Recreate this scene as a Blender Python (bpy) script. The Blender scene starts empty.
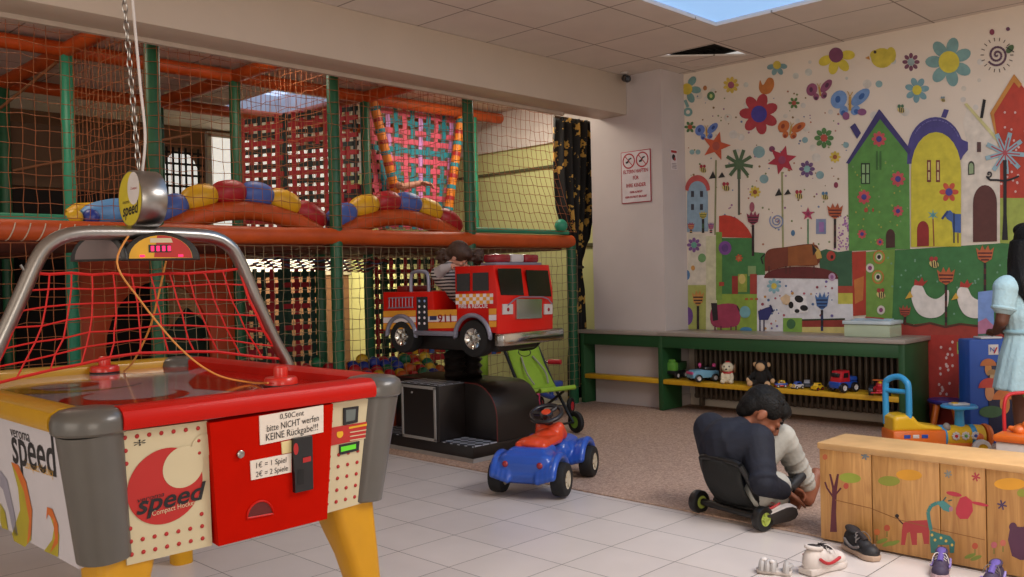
import bpy, bmesh, math, random
from math import pi, sin, cos, radians as R
from mathutils import Vector as V, Matrix as M, noise
random.seed(7)
SC = bpy.context.scene
COL = SC.collection
# ------------------------------------------------------------------ camera
CAMH = 1.08
FPX = 899.03
FW = V((0.71558608, 0.69844375, -0.0106247)); RT = V((0.69815323, -0.71561883, -0.02171992)); UP = V((0.02277338, -0.00812481, 0.99970764))
CP = V((0, 0, CAMH))
cd = bpy.data.cameras.new('camera'); cam = bpy.data.objects.new('camera', cd); COL.objects.link(cam)
cd.sensor_width = 36; cd.lens = FPX / 1024 * 36; cd.clip_start = 0.05; cd.clip_end = 100
RT = RT.normalized(); BK = (-FW).normalized(); UP = BK.cross(RT).normalized()
cam.matrix_world = M(((RT.x, UP.x, BK.x, 0), (RT.y, UP.y, BK.y, 0), (RT.z, UP.z, BK.z, CAMH), (0, 0, 0, 1)))
SC.camera = cam
def ray(px, py): return FW + RT * ((px - 512) / FPX) - UP * ((py - 288.5) / FPX)
def at(px, py, X=None, Y=None, Z=None, D=None):
    """the point of the room seen at a pixel of the photograph, on a plane X / Y / Z or at a depth D"""
    d = ray(px, py)
    t = X / d.x if X is not None else Y / d.y if Y is not None else (Z - CAMH) / d.z if Z is not None else D
    return CP + d * t
# ------------------------------------------------------------------ materials
MATS = {}
def lin(c):
    if isinstance(c, str):
        c = c.lstrip('#'); c = [int(c[i:i + 2], 16) / 255 for i in (0, 2, 4)]
    return tuple((x / 12.92 if x <= .04045 else ((x + .055) / 1.055) ** 2.4) for x in c[:3]) + (1,)
def mat(name, col, rough=.5, metal=0., var=.08, scale=12., bump=0., bscale=60., coat=0., alpha=1., spec=.5, sheen=0., trans=0.):
    if name in MATS: return MATS[name]
    m = bpy.data.materials.new(name); m.use_nodes = True; nt = m.node_tree; N = nt.nodes; L = nt.links
    b = N['Principled BSDF']; c = lin(col)
    b.inputs['Roughness'].default_value = rough; b.inputs['Metallic'].default_value = metal
    b.inputs['Specular IOR Level'].default_value = spec
    if coat: b.inputs['Coat Weight'].default_value = coat; b.inputs['Coat Roughness'].default_value = .08
    if sheen: b.inputs['Sheen Weight'].default_value = sheen
    if trans: b.inputs['Transmission Weight'].default_value = trans
    b.inputs['Alpha'].default_value = alpha
    b.inputs['Base Color'].default_value = c
    tc = N.new('ShaderNodeTexCoord')
    if var:
        n = N.new('ShaderNodeTexNoise'); n.inputs['Scale'].default_value = scale; n.inputs['Detail'].default_value = 4
        L.new(tc.outputs['Object'], n.inputs['Vector'])
        r = N.new('ShaderNodeValToRGB'); r.color_ramp.elements[0].position = .3; r.color_ramp.elements[1].position = .7
        r.color_ramp.elements[0].color = tuple(x * (1 - var) for x in c[:3]) + (1,); r.color_ramp.elements[1].color = tuple(min(1, x * (1 + var)) for x in c[:3]) + (1,)
        L.new(n.outputs['Fac'], r.inputs['Fac']); L.new(r.outputs['Color'], b.inputs['Base Color'])
    if bump:
        n2 = N.new('ShaderNodeTexNoise'); n2.inputs['Scale'].default_value = bscale; n2.inputs['Detail'].default_value = 3
        L.new(tc.outputs['Object'], n2.inputs['Vector'])
        bp = N.new('ShaderNodeBump'); bp.inputs['Strength'].default_value = bump; bp.inputs['Distance'].default_value = .01
        L.new(n2.outputs['Fac'], bp.inputs['Height']); L.new(bp.outputs['Normal'], b.inputs['Normal'])
    MATS[name] = m; return m
def emit(name, col, s):
    if name in MATS: return MATS[name]
    m = bpy.data.materials.new(name); m.use_nodes = True; b = m.node_tree.nodes['Principled BSDF']
    b.inputs['Base Color'].default_value = lin(col); b.inputs['Emission Color'].default_value = lin(col); b.inputs['Emission Strength'].default_value = s
    MATS[name] = m; return m
# ------------------------------------------------------------------ mesh builder
def rot(x=0, y=0, z=0): return M.Rotation(R(z), 4, 'Z') @ M.Rotation(R(y), 4, 'Y') @ M.Rotation(R(x), 4, 'X')
def T(*a): return M.Translation(V(a[0] if len(a) == 1 else a))
def frame(o, x, y):
    """matrix whose local X, Y go along x, y at origin o"""
    x = V(x).normalized(); z = x.cross(V(y)).normalized(); y = z.cross(x)
    return M(((x.x, y.x, z.x, o[0]), (x.y, y.y, z.y, o[1]), (x.z, y.z, z.z, o[2]), (0, 0, 0, 1)))
class MB:
    def __init__(s): s.v = []; s.f = []; s.m = []; s.mats = []
    def mi(s, m):
        if m not in s.mats: s.mats.append(m)
        return s.mats.index(m)
    def add(s, vs, fs, m=None, mx=None):
        o = len(s.v); i = s.mi(m)
        s.v += [tuple(mx @ V(p)) if mx is not None else tuple(p) for p in vs]
        s.f += [tuple(k + o for k in f) for f in fs]; s.m += [i] * len(fs); return s
    def bm(s, bm, m=None, mx=None):
        bm.verts.index_update()
        s.add([v.co.copy() for v in bm.verts], [[v.index for v in f.verts] for f in bm.faces], m, mx); bm.free(); return s
    def box(s, c, size, m=None, bevel=0., mx=None, seg=2, taper=None):
        b = bmesh.new(); bmesh.ops.create_cube(b, size=1)
        for v in b.verts:
            if taper and v.co.z < 0: v.co.x *= taper[0]; v.co.y *= taper[1]
            v.co = V((v.co.x * size[0], v.co.y * size[1], v.co.z * size[2]))
        if bevel: bmesh.ops.bevel(b, geom=b.edges[:], offset=min(bevel, min(size) * .49), segments=seg, profile=.5, affect='EDGES')
        X = T(c) if mx is None else mx @ T(c)
        return s.bm(b, m, X)
    def ell(s, c, r, m=None, mx=None, n=16, k=10):
        vs = [(0, 0, r[2])]; fs = []
        for i in range(1, k):
            a = pi * i / k
            for j in range(n): q = 2 * pi * j / n; vs.append((r[0] * sin(a) * cos(q), r[1] * sin(a) * sin(q), r[2] * cos(a)))
        vs.append((0, 0, -r[2]))
        for j in range(n): fs.append((0, 1 + j, 1 + (j + 1) % n))
        for i in range(k - 2):
            for j in range(n): a = 1 + i * n; fs.append((a + j, a + n + j, a + n + (j + 1) % n, a + (j + 1) % n))
        a = 1 + (k - 2) * n
        for j in range(n): fs.append((a + j, len(vs) - 1, a + (j + 1) % n))
        X = T(c) if mx is None else mx @ T(c)
        return s.add(vs, fs, m, X)
    def tube(s, pts, r, m=None, n=8, closed=False, caps=True, mx=None, flat=None):
        """swept tube; r a number or one per point; flat = (ry factor) squashes along the frame's second axis"""
        P = [V(p) for p in pts]; k = len(P)
        rs = r if isinstance(r, (list, tuple)) else [r] * k
        vs = []; fs = []; prev = None
        for i in range(k):
            if closed: t = P[(i + 1) % k] - P[i - 1]
            else: t = P[min(i + 1, k - 1)] - P[max(i - 1, 0)]
            if t.length < 1e-9: t = V((0, 0, 1))
            t.normalize()
            if prev is None:
                a = V((0, 0, 1)) if abs(t.z) < .9 else V((1, 0, 0)); u = t.cross(a).normalized()
            else:
                u = prev - t * prev.dot(t)
                u = u.normalized() if u.length > 1e-6 else t.orthogonal().normalized()
            prev = u; w = t.cross(u)
            for j in range(n):
                q = 2 * pi * j / n; vs.append(P[i] + u * (cos(q) * rs[i]) + w * (sin(q) * rs[i] * (flat or 1)))
        for i in range(k if closed else k - 1):
            for j in range(n):
                a = i * n; b = ((i + 1) % k) * n; fs.append((a + j, a + (j + 1) % n, b + (j + 1) % n, b + j))
        if caps and not closed: fs.append(tuple(range(n))[::-1]); fs.append(tuple((k - 1) * n + j for j in range(n)))
        return s.add(vs, fs, m, mx)
    def lathe(s, prof, m=None, n=24, mx=None, caps=True):
        vs = []; fs = []; k = len(prof)
        for r, z in prof:
            for j in range(n): q = 2 * pi * j / n; vs.append((r * cos(q), r * sin(q), z))
        for i in range(k - 1):
            for j in range(n): a = i * n; b = a + n; fs.append((a + j, a + (j + 1) % n, b + (j + 1) % n, b + j))
        if caps: fs.append(tuple(range(n))[::-1]); fs.append(tuple((k - 1) * n + j for j in range(n)))
        return s.add(vs, fs, m, mx)
    def prism(s, out, h, m=None, mx=None, bevel=0.):
        """outline in XY extruded from z=0 to z=h"""
        b = bmesh.new(); vs = [b.verts.new((p[0], p[1], 0)) for p in out]; f = b.faces.new(vs)
        r = bmesh.ops.extrude_face_region(b, geom=[f])
        for v in [g for g in r['geom'] if isinstance(g, bmesh.types.BMVert)]: v.co.z += h
        bmesh.ops.recalc_face_normals(b, faces=b.faces[:])
        if bevel:
            es = [e for e in b.edges if abs(e.verts[0].co.z - e.verts[1].co.z) < 1e-6]
            bmesh.ops.bevel(b, geom=es, offset=bevel, segments=2, profile=.5, affect='EDGES')
        return s.bm(b, m, mx)
    def poly(s, pts, m=None, mx=None): return s.add([tuple(p) if len(p) == 3 else (p[0], p[1], 0) for p in pts], [tuple(range(len(pts)))], m, mx)
    def disc(s, c, r, m=None, mx=None, n=20, ry=None, a0=0):
        return s.poly([(c[0] + r * cos(2 * pi * j / n), c[1] + (ry or r) * sin(2 * pi * j / n), c[2] if len(c) > 2 else 0) for j in range(n)], m, mx)
    def torus(s, c, r, r2, m=None, mx=None, n=28, k=8):
        X = T(c) if mx is None else mx @ T(c)
        return s.tube([(r * cos(2 * pi * j / n), r * sin(2 * pi * j / n), 0) for j in range(n)], r2, m, k, True, mx=X)
    def text(s, body, size, m=None, mx=None, bold=0., shear=0., align='CENTER', depth=0., width=None):
        c = bpy.data.curves.new('t', 'FONT'); c.body = body; c.size = size; c.align_x = align; c.align_y = 'CENTER'; c.shear = shear; c.offset = bold; c.extrude = depth; c.resolution_u = 3
        o = bpy.data.objects.new('t', c); COL.objects.link(o); dg = bpy.context.evaluated_depsgraph_get(); dg.update()
        me = bpy.data.meshes.new_from_object(o.evaluated_get(dg))
        vs = [v.co.copy() for v in me.vertices]; fs = [tuple(p.vertices) for p in me.polygons]
        if width and vs:
            w = max(v.x for v in vs) - min(v.x for v in vs)
            for v in vs: v.x *= width / w
        s.add(vs, fs, m, mx)
        bpy.data.objects.remove(o); bpy.data.curves.remove(c); bpy.data.meshes.remove(me); return s
    def grid(s, fn, nu, nv, m=None, closeu=False, mx=None):
        vs = [fn(i / nu, j / nv) for j in range(nv + 1) for i in range(nu + 1)]; w = nu + 1
        return s.add(vs, [(j * w + i, j * w + i + 1, (j + 1) * w + i + 1, (j + 1) * w + i) for j in range(nv) for i in range(nu)], m, mx)
    def cap(s, a, b, ra, rb, m=None, n=14):
        """tapered limb with round ends"""
        a = V(a); b = V(b); d = b - a; L = d.length; d.normalize(); P = []; r = []
        for k in range(5): q = pi / 2 * (1 - k / 4); P.append(a - d * ra * sin(q)); r.append(max(ra * cos(q), 1e-4))
        for k in range(1, 6): q = pi / 2 * k / 5; P.append(b + d * rb * sin(q)); r.append(max(rb * cos(q), 1e-4))
        return s.tube(P, r, m, n)
    def mesh(s, name, angle=40, weld=False):
        me = bpy.data.meshes.new(name); me.from_pydata(s.v, [], s.f)
        for m in s.mats: me.materials.append(m)
        me.polygons.foreach_set('material_index', s.m)
        if weld:
            b = bmesh.new(); b.from_mesh(me); bmesh.ops.remove_doubles(b, verts=b.verts[:], dist=1e-5); b.to_mesh(me); b.free()
        me.update(); me.shade_smooth(); me.set_sharp_from_angle(angle=R(angle))
        return me
    def obj(s, name, parent=None, angle=40, weld=False, fix=True):
        me = s.mesh(name, angle, weld)
        o = bpy.data.objects.new(name, me); COL.objects.link(o); o.parent = parent; return o
    def organic(s, name, mt, parent=None, vox=.006, it=4, fac=.5, paint=None):
        """fuse all shapes into one continuous skin"""
        me = bpy.data.meshes.new(name); me.from_pydata(s.v, [], s.f)
        b = bmesh.new(); b.from_mesh(me); bmesh.ops.recalc_face_normals(b, faces=b.faces[:]); b.to_mesh(me); b.free()
        o = bpy.data.objects.new(name, me); COL.objects.link(o)
        q = o.modifiers.new('r', 'REMESH'); q.mode = 'VOXEL'; q.voxel_size = vox
        q = o.modifiers.new('s', 'SMOOTH'); q.iterations = it; q.factor = fac
        dg = bpy.context.evaluated_depsgraph_get(); dg.update()
        me2 = bpy.data.meshes.new_from_object(o.evaluated_get(dg)); o.modifiers.clear(); o.data = me2; bpy.data.meshes.remove(me)
        me2.name = name; me2.materials.clear()
        for m_ in (mt if isinstance(mt, (list, tuple)) else [mt]): me2.materials.append(m_)
        if paint:
            for p in me2.polygons: p.material_index = paint(p.center)
        me2.shade_smooth(); o.parent = parent; return o
def thing(name, label, cat, loc=(0, 0, 0), rz=0, group=None):
    o = bpy.data.objects.new(name, None); o.empty_display_size = .1; COL.objects.link(o); o.location = loc; o.rotation_euler = (0, 0, R(rz))
    o['label'] = label; o['category'] = cat
    if group: o['group'] = group
    return o
def tag(o, label, cat, group=None, kind=None):
    o['label'] = label; o['category'] = cat
    if group: o['group'] = group
    if kind: o['kind'] = kind
    return o
def struct(o): o['kind'] = 'structure'; return o
def plabel(o, l): o['label'] = l; return o
def arc(c, r, a0, a1, n, ax=(1, 0, 0), ay=(0, 0, 1), ry=None):
    c = V(c); ax = V(ax); ay = V(ay)
    return [c + ax * (r * cos(R(a0 + (a1 - a0) * k / n))) + ay * ((ry or r) * sin(R(a0 + (a1 - a0) * k / n))) for k in range(n + 1)]
def smooth(pts, n=6):
    """Catmull-Rom through points"""
    P = [V(p) for p in pts]; out = []
    for i in range(len(P) - 1):
        a = P[max(i - 1, 0)]; b = P[i]; c = P[i + 1]; d = P[min(i + 2, len(P) - 1)]
        for k in range(n):
            t = k / n; out.append(.5 * ((2 * b) + (c - a) * t + (2 * a - 5 * b + 4 * c - d) * t * t + (3 * b - a - 3 * c + d) * t ** 3))
    return out + [P[-1]]
# ------------------------------------------------------------------ the room
CZ = 2.744; MX = 6.37; CX = 6.04; BY0, BY1, BZ = 4.517, 4.809, 2.42
def brickmat(name, c1, c2, mortar, w, h, org, ms, rough, var=.04, bump=.25, spec=.5):
    m = bpy.data.materials.new(name); m.use_nodes = True; nt = m.node_tree; N = nt.nodes; L = nt.links; b = N['Principled BSDF']
    b.inputs['Roughness'].default_value = rough; b.inputs['Specular IOR Level'].default_value = spec
    tc = N.new('ShaderNodeTexCoord'); mp = N.new('ShaderNodeMapping'); mp.inputs['Location'].default_value = (-org[0], -org[1], 0)
    L.new(tc.outputs['Object'], mp.inputs['Vector'])
    br = N.new('ShaderNodeTexBrick'); br.offset = 0; br.squash = 1; L.new(mp.outputs['Vector'], br.inputs['Vector'])
    br.inputs['Scale'].default_value = 1; br.inputs['Brick Width'].default_value = w; br.inputs['Row Height'].default_value = h
    br.inputs['Mortar Size'].default_value = ms; br.inputs['Mortar Smooth'].default_value = .1; br.inputs['Bias'].default_value = 0
    br.inputs['Color1'].default_value = lin(c1); br.inputs['Color2'].default_value = lin(c2); br.inputs['Mortar'].default_value = lin(mortar)
    n = N.new('ShaderNodeTexNoise'); n.inputs['Scale'].default_value = 5; n.inputs['Detail'].default_value = 6; L.new(tc.outputs['Object'], n.inputs['Vector'])
    mr = N.new('ShaderNodeMapRange'); mr.inputs['From Min'].default_value = .3; mr.inputs['From Max'].default_value = .7; mr.inputs['To Min'].default_value = 1 - var; mr.inputs['To Max'].default_value = 1 + var
    L.new(n.outputs['Fac'], mr.inputs['Value'])
    mx = N.new('ShaderNodeVectorMath'); mx.operation = 'SCALE'; L.new(br.outputs['Color'], mx.inputs[0]); L.new(mr.outputs['Result'], mx.inputs['Scale']); L.new(mx.outputs['Vector'], b.inputs['Base Color'])
    bp = N.new('ShaderNodeBump'); bp.inputs['Strength'].default_value = bump; bp.inputs['Distance'].default_value = .003; bp.invert = True
    L.new(br.outputs['Fac'], bp.inputs['Height']); L.new(bp.outputs['Normal'], b.inputs['Normal'])
    return m
m_tile = brickmat('floor_tile', 'cbc2be', 'd2c9c4', '4a4542', .2996, .3029, (3.1315, 2.8466), .0017, .3)
m_ceil = brickmat('ceiling_tile', 'd6cabf', 'dacec4', '93867b', .6251, .6251, (3.8065, 4.0585), .006, .9, .03)
m_paint = mat('wall_paint', 'c9bfb4', .85, var=.04, scale=3, bump=.05, bscale=90)
m_beam = mat('beam_paint', 'c3b3a2', .55, var=.03, scale=3, bump=.04, bscale=90)
m_white = mat('mural_ground', 'd9cbb9', .75, var=.04, scale=2.5, bump=.05, bscale=90)
m_green = mat('pale_green_paint', 'c3c285', .85, var=.05, scale=2)
m_brown = mat('brown_wall', '77543c', .85, var=.12, scale=2)
m_grey = mat('column_paint', 'bdb2ae', .8, var=.04, scale=3)
m_dark = mat('dark_recess', '1a1613', .9)
struct(MB().box((2, 3, -.05), (11, 15, .1), m_tile).obj('floor'))
def slab_with_hole(name, x0, x1, y0, y1, z, h, holes, m):
    """ceiling slab with rectangular openings (holes sorted, not overlapping in Y)"""
    b = MB(); y = y0
    for (a, b_, c, d) in sorted(holes, key=lambda q: q[2]):
        b.box(((x0 + x1) / 2, (y + c) / 2, z + h / 2), (x1 - x0, c - y, h), m)
        b.box(((x0 + a) / 2, (c + d) / 2, z + h / 2), (a - x0, d - c, h), m); b.box(((b_ + x1) / 2, (c + d) / 2, z + h / 2), (x1 - b_, d - c, h), m); y = d
    b.box(((x0 + x1) / 2, (y + y1) / 2, z + h / 2), (x1 - x0, y1 - y, h), m)
    return struct(b.obj(name))
SK1 = (2.4, 5.303, -1.0, 3.214); VT = (5.70, 6.21, 3.47, 3.97); SK2 = (4.15, 4.85, 6.85, 7.95)
slab_with_hole('ceiling', -3.5, 7.5, -4.5, 9.1, CZ, .015, [SK1, VT, SK2], m_ceil)
def skylight(n, s, hgt, colr, st):
    x0, x1, y0, y1 = s; b = MB(); m = mat('shaft_paint', 'cfd3d8', .8); t = .03
    z0 = CZ + .0155
    for c, q in ((((x0 + x1) / 2, y0 - t / 2), (x1 - x0 + 2 * t, t)), (((x0 + x1) / 2, y1 + t / 2), (x1 - x0 + 2 * t, t)), ((x0 - t / 2, (y0 + y1) / 2), (t, y1 - y0)), ((x1 + t / 2, (y0 + y1) / 2), (t, y1 - y0))):
        b.box((c[0], c[1], z0 + hgt / 2), (q[0], q[1], hgt), m)
    o = struct(b.obj('window_%d' % n))
    MB().box(((x0 + x1) / 2, (y0 + y1) / 2, z0 + hgt + .015), (x1 - x0 + .06, y1 - y0 + .06, .03), emit('sky_pane_%d' % n, colr, st)).obj('pane', o)
skylight(1, SK1, .012, '9ccbff', .62)
skylight(2, SK2, .2, 'c3d6f5', 1.0)
# ceiling vent: open square with a dark duct above it
t = thing('ceiling_vent', 'dark square air vent let into the ceiling tiles near the mural wall', 'vent', (5.955, 3.72, CZ))
b = MB(); md = mat('duct', '2b2622', .8)
for s in (-1, 1): b.box((s * .268, 0, .135), (.03, .5, .15), md); b.box((0, s * .268, .135), (.56, .03, .15), md)
b.box((0, 0, .22), (.57, .57, .02), md); b.obj('duct', t)
b = MB()
for k in range(9): b.box((0, -.21 + k * .0525, .1), (.49, .004, .035), mat('vent_blade', '37312c', .6), mx=T(0, 0, 0))
b.obj('vent_grille', t)
b = MB(); b.prism([(-.25, .25), (.25, -.25), (.25, .25)], .012, m_ceil, T(0, 0, .001)); b.obj('loose_tile', t)
# walls
struct(MB().box((MX + .06, -.15, CZ / 2), (.12, 8.66, CZ), m_white).obj('wall_right'))
struct(MB().box((6.4 + .06, 7.0, CZ / 2), (.12, 4.1, CZ), m_green).obj('wall_right_rear'))
struct(MB().box(((CX + 6.39) / 2, (4.176 + 4.91) / 2, CZ / 2), (6.39 - CX, .734, CZ - .002), m_grey).obj('wall_pillar'))
b = MB(); 
for z in (2.14, 1.38): b.box((6.39, 6.9, z), (.02, 3.9, .025), mat('dark_strip', '4e4a2c', .7))
b.box((6.385, 6.9, 2.55), (.03, 3.9, .38), mat('bulkhead_paint', 'cfc5bd', .8))
struct(b.obj('trim_1'))
struct(MB().box((1.9, 9.06, CZ / 2), (9.2, .12, CZ), m_brown).obj('wall_back'))
bm_ = MB().box(((CX - 3.5) / 2, (BY0 + BY1) / 2, (BZ + CZ) / 2), (CX + 3.5, BY1 - BY0, CZ - BZ - .001), m_beam, bevel=.006)
bm_.box(((5.54 - 3.5) / 2, BY1 - .02, BZ - .012), (5.54 + 3.5, .035, .024), mat('beam_strip', 'b9a898', .6))
struct(bm_.obj('ceiling_beam'))
struct(MB().box(((CX + 6.39) / 2, 4.17, .05), (.3, .012, .1), m_grey).obj('baseboard_pillar'))
# daylight behind the play frame
o = struct(MB().box((5.5, 8.99, 1.95), (1.74, .02, 1.46), emit('back_window_glass', 'f4f2ea', .6)).obj('window_3'))
b = MB(); mf = mat('window_frame_paint', 'b7ad9f', .7)
for x in (4.62, 5.5, 6.37): b.box((x, 8.975, 1.95), (.05, .05, 1.5), mf)
for z in (1.2, 2.69): b.box((5.5, 8.975, z), (1.8, .05, .05), mf)
b.obj('window_frame', o)
o = struct(MB().prism([(4.12, 1.85), (4.5, 1.85)] + [(4.31 + .19 * cos(R(a)), 2.22 + .26 * sin(R(a))) for a in range(0, 181, 20)], .02, emit('back_window_glass', 'f4f2ea', .6), mx=M(((1, 0, 0, 0), (0, 0, 1, 8.97), (0, 1, 0, 0), (0, 0, 0, 1)))).obj('window_4'))
b = MB()
for k in range(6): b.box((4.14 + k * .068, 8.93, 2.16), (.02, .012, .7), m_dark, mx=T(0, 0, 0)); b.box((4.31, 8.915, 1.88 + k * .115), (.44, .012, .022), m_dark)
b.obj('lattice', o)
# carpet
def carpetmat():
    m = mat('carpet_pile', '8d7362', .98, var=0, bump=.6, bscale=260, spec=.1); nt = m.node_tree; N = nt.nodes; L = nt.links; bb = N['Principled BSDF']
    tc = N.new('ShaderNodeTexCoord'); n = N.new('ShaderNodeTexNoise'); n.inputs['Scale'].default_value = 75; n.inputs['Detail'].default_value = 5; n.inputs['Roughness'].default_value = .8
    L.new(tc.outputs['Object'], n.inputs['Vector']); r = N.new('ShaderNodeValToRGB')
    e = r.color_ramp.elements; e[0].position = .34; e[0].color = lin('92766a'); e[1].position = .66; e[1].color = lin('d8baa4')
    L.new(n.outputs['Fac'], r.inputs['Fac']); L.new(r.outputs['Color'], bb.inputs['Base Color']); return m
tag(MB().box(((3.47 + 6.36) / 2, .45, .004), (6.36 - 3.47, 9.0, .008), carpetmat(), bevel=.003).obj('carpet'), 'speckled brown carpet between the floor tiles and the toy bench', 'carpet')
# ------------------------------------------------------------------ indoor climbing frame
GX = [1.03, 2.26, 3.484, 4.71, 5.89]; GY = [5.03, 6.33, 7.65]; RZ = 1.39; TZ = 2.65
pf = thing('climbing_frame', 'two-storey soft play climbing frame of green posts, orange rails and rope nets under the beam', 'climbing frame', (0, 0, 0))
mg = mat('green_post_pad', '1c5636', .45, var=.15, scale=8); mg2 = mat('turquoise_post_pad', '2c8c6c', .4, var=.1, scale=8)
mo = mat('orange_pad', 'b84a12', .5, var=.15, scale=7, bump=.2, bscale=30); mo2 = mat('orange_panel', 'a83a0c', .6, var=.12, scale=3)
mr_ = mat('red_pad', 'a3171f', .45, var=.1); mb_ = mat('blue_pad', '4660a8', .45, var=.1); my_ = mat('yellow_pad', 'd8a41c', .45, var=.1); mcy = mat('sky_blue_pad', '5f97cf', .45)
mrope = mat('net_cord', '96572f', .8, var=.1); mlace = mat('lacing', 'c9b9a2', .8)
def post(x, y, z0, z1, m=mg, r=.042):
    MB().lathe([(r * .9, z0), (r, z0 + .01), (r, z1 - .01), (r * .9, z1)], m, 16, T(x, y, 0)).obj('post', pf)
for i, x in enumerate(GX):
    for j, y in enumerate(GY):
        z1 = RZ if (i == 4 and j == 0) else TZ
        post(x + (.1 if (i, j) == (4, 1) else 0), y, 0.001, z1, mg2 if (i, j) in ((1, 1), (4, 1)) else mg)
post(4.22, 6.33, .001, RZ - .04); 
def railp(a, b, m=mo, r=.05, lace=False):
    d = V(b) - V(a); P = [V(a) + d * k / 12 + V((0, 0, -.004 * sin(pi * k / 12))) for k in range(13)]
    o = MB().tube(P, r, m, 14).obj('rail', pf)
    if lace:
        bl = MB(); n = int(d.length / .07); u = d.normalized()
        for k in range(n):
            c = V(a) + d * ((k + .5) / n)
            bl.tube([c + V((0, (r + .004) * cos(q), (r + .004) * sin(q))) + u * .02 * sin(q) for q in [R(150 + w * 24) for w in range(9)]], .003, mlace, 4)
        bl.obj('lacing', o)
for i in range(4):
    railp((GX[i], 5.03, RZ), (GX[i + 1], 5.03, RZ), lace=i == 0, r=.055)
    railp((GX[i], 6.33, RZ), (GX[i + 1], 6.33, RZ)); railp((GX[i], 6.33, TZ + .03), (GX[i + 1], 6.33, TZ + .03)); railp((GX[i], 7.65, TZ + .03), (GX[i + 1], 7.65, TZ + .03)); railp((GX[i], 7.65, RZ), (GX[i + 1], 7.65, RZ))
    railp((GX[i], 5.03, TZ + .03), (GX[i + 1], 5.03, TZ + .03)) if i < 3 else None
railp((-.1, 5.03, RZ), (GX[0], 5.03, RZ), lace=True, r=.055); railp((-.1, 5.03, TZ + .03), (GX[0], 5.03, TZ + .03)); railp((5.89, 6.33, TZ + .03), (6.38, 6.33, TZ + .03))
for i, x in enumerate(GX):
    for j in range(2):
        railp((x, GY[j], RZ), (x, GY[j + 1], RZ))
        if not (i == 4 and j == 0): railp((x, GY[j], TZ + .03), (x, GY[j + 1], TZ + .03))
MB().tube([(4.75, 5.03, RZ + .075), (5.85, 5.03, RZ + .075)], .02, mg2, 10).obj('green_rail', pf)
MB().ell((5.72, 4.99, RZ + .13), (.055, .055, .055), mg2).obj('end_knob', pf)
# sloping braces
for a, b in (((2.0, 7.6, 2.25), (2.22, 6.4, 2.6)), ((2.3, 7.6, 2.0), (3.4, 6.9, 2.3))):
    MB().tube([a, b], .011, mat('bare_pole', '8a5a38', .5), 10).obj('brace', pf)
# decks
mdk = mat('deck_pad', '6b2a14', .7)
for i in range(4): MB().box(((GX[i] + GX[i + 1]) / 2, 5.68, RZ - .05), (GX[i + 1] - GX[i] - .1, 1.18, .05), mdk, bevel=.01).obj('deck', pf); MB().box(((GX[i] + GX[i + 1]) / 2, 6.99, RZ - .05), (GX[i + 1] - GX[i] - .1, 1.2, .05), mdk, bevel=.01).obj('deck', pf)
# rope nets
def net(P, nu, nv, r=.0022, jit=.006, m=mrope, seed=0):
    rd = random.Random(seed); g = {}
    for i in range(nu + 1):
        for j in range(nv + 1):
            p = V(P(i / nu, j / nv)); w = jit * (1 if 0 < i < nu and 0 < j < nv else .3)
            g[i, j] = p + V((rd.uniform(-w, w), rd.uniform(-w, w), rd.uniform(-w, w) - w * 1.2 * sin(pi * (i / 4 % 1))))
    b = MB()
    for i in range(nu + 1): b.tube([g[i, j] for j in range(nv + 1)], r, m, 3, caps=False)
    for j in range(nv + 1): b.tube([g[i, j] for i in range(nu + 1)], r, m, 3, caps=False)
    return b.obj('net', pf, angle=180)
lerp = lambda a, b, t: a + (b - a) * t
s = 0; X0 = [-.1] + GX
for i in range(5):
    a, c = X0[i], X0[i + 1]; n = round((c - a) / .066); s += 1
    net(lambda u, v: (lerp(a, c, u), 4.965, lerp(RZ + .06, TZ, v)) if i < 4 else (lerp(a, c - .28 * v, u), 4.965 + .1 * sin(pi * v), lerp(RZ + .08, TZ + .03, v)), n, 16, seed=s)
    net(lambda u, v: (lerp(a, c, u), 4.965, lerp(.15, RZ - .07, v)), n, 17, seed=s + 50, m=mat('net_cord_lower', '8d7a5c', .8) if i > 1 else mrope)
for j, x in ((0, 2.26), (0, 3.484), (0, 4.71)):
    net(lambda u, v: (x, lerp(GY[j] + .05, GY[j + 1] - .05, u), lerp(RZ + .06, TZ, v)), 18, 15, seed=x * 10)
if 0: net(lambda u, v: (lerp(1.03, 3.484, u), 6.28, lerp(RZ + .06, TZ, v)), 36, 15, seed=91)
net(lambda u, v: (lerp(4.76, 5.86, u), 6.27, lerp(.2, RZ - .1, v)), 17, 17, seed=92, m=mat('net_cord_lower', '8d7a5c', .8))
# hump of soft rolls on the rail of each bay
def hump(x0, x1, cols, h=.185):
    n = len(cols); f = lambda t: V((lerp(x0, x1, t), 5.16, RZ + .085 + h * sin(pi * t) ** .8))
    MB().tube([V((lerp(x0 + .03, x1 - .03, k / 14), 5.12, RZ + .0 + (h - .03) * sin(pi * k / 14) ** .8)) for k in range(15)], .06, mo, 12).obj('arched_beam', pf)
    for k, m in enumerate(cols):
        P = [f(lerp(k / n, (k + 1) / n, q / 8)) for q in range(9)]
        r = [.05, .068, .076, .079, .08, .079, .076, .068, .05]
        MB().tube(P, r, m, 18).obj('soft_roll', pf, angle=50)
hump(2.3, 3.46, [mb_, my_, mr_, mb_, my_, mr_]); hump(3.52, 4.70, [mb_, my_, mr_, mb_, my_, mr_])
MB().tube([(1.92 + .035 * k, 5.2, 1.475 + .008 * k) for k in range(9)], [.04, .062, .07, .074, .075, .074, .07, .062, .04], mcy, 18).obj('soft_roll', pf); MB().box((1.62, 5.34, 1.43), (.55, .5, .1), mg2, .03).obj('green_pad', pf)
MB().tube([(1.95, 5.5, 1.5), (2.0, 5.5, 1.52), (2.2, 5.5, 1.54), (2.24, 5.5, 1.54)], [.04, .06, .06, .04], my_, 18).obj('soft_roll', pf)
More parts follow.
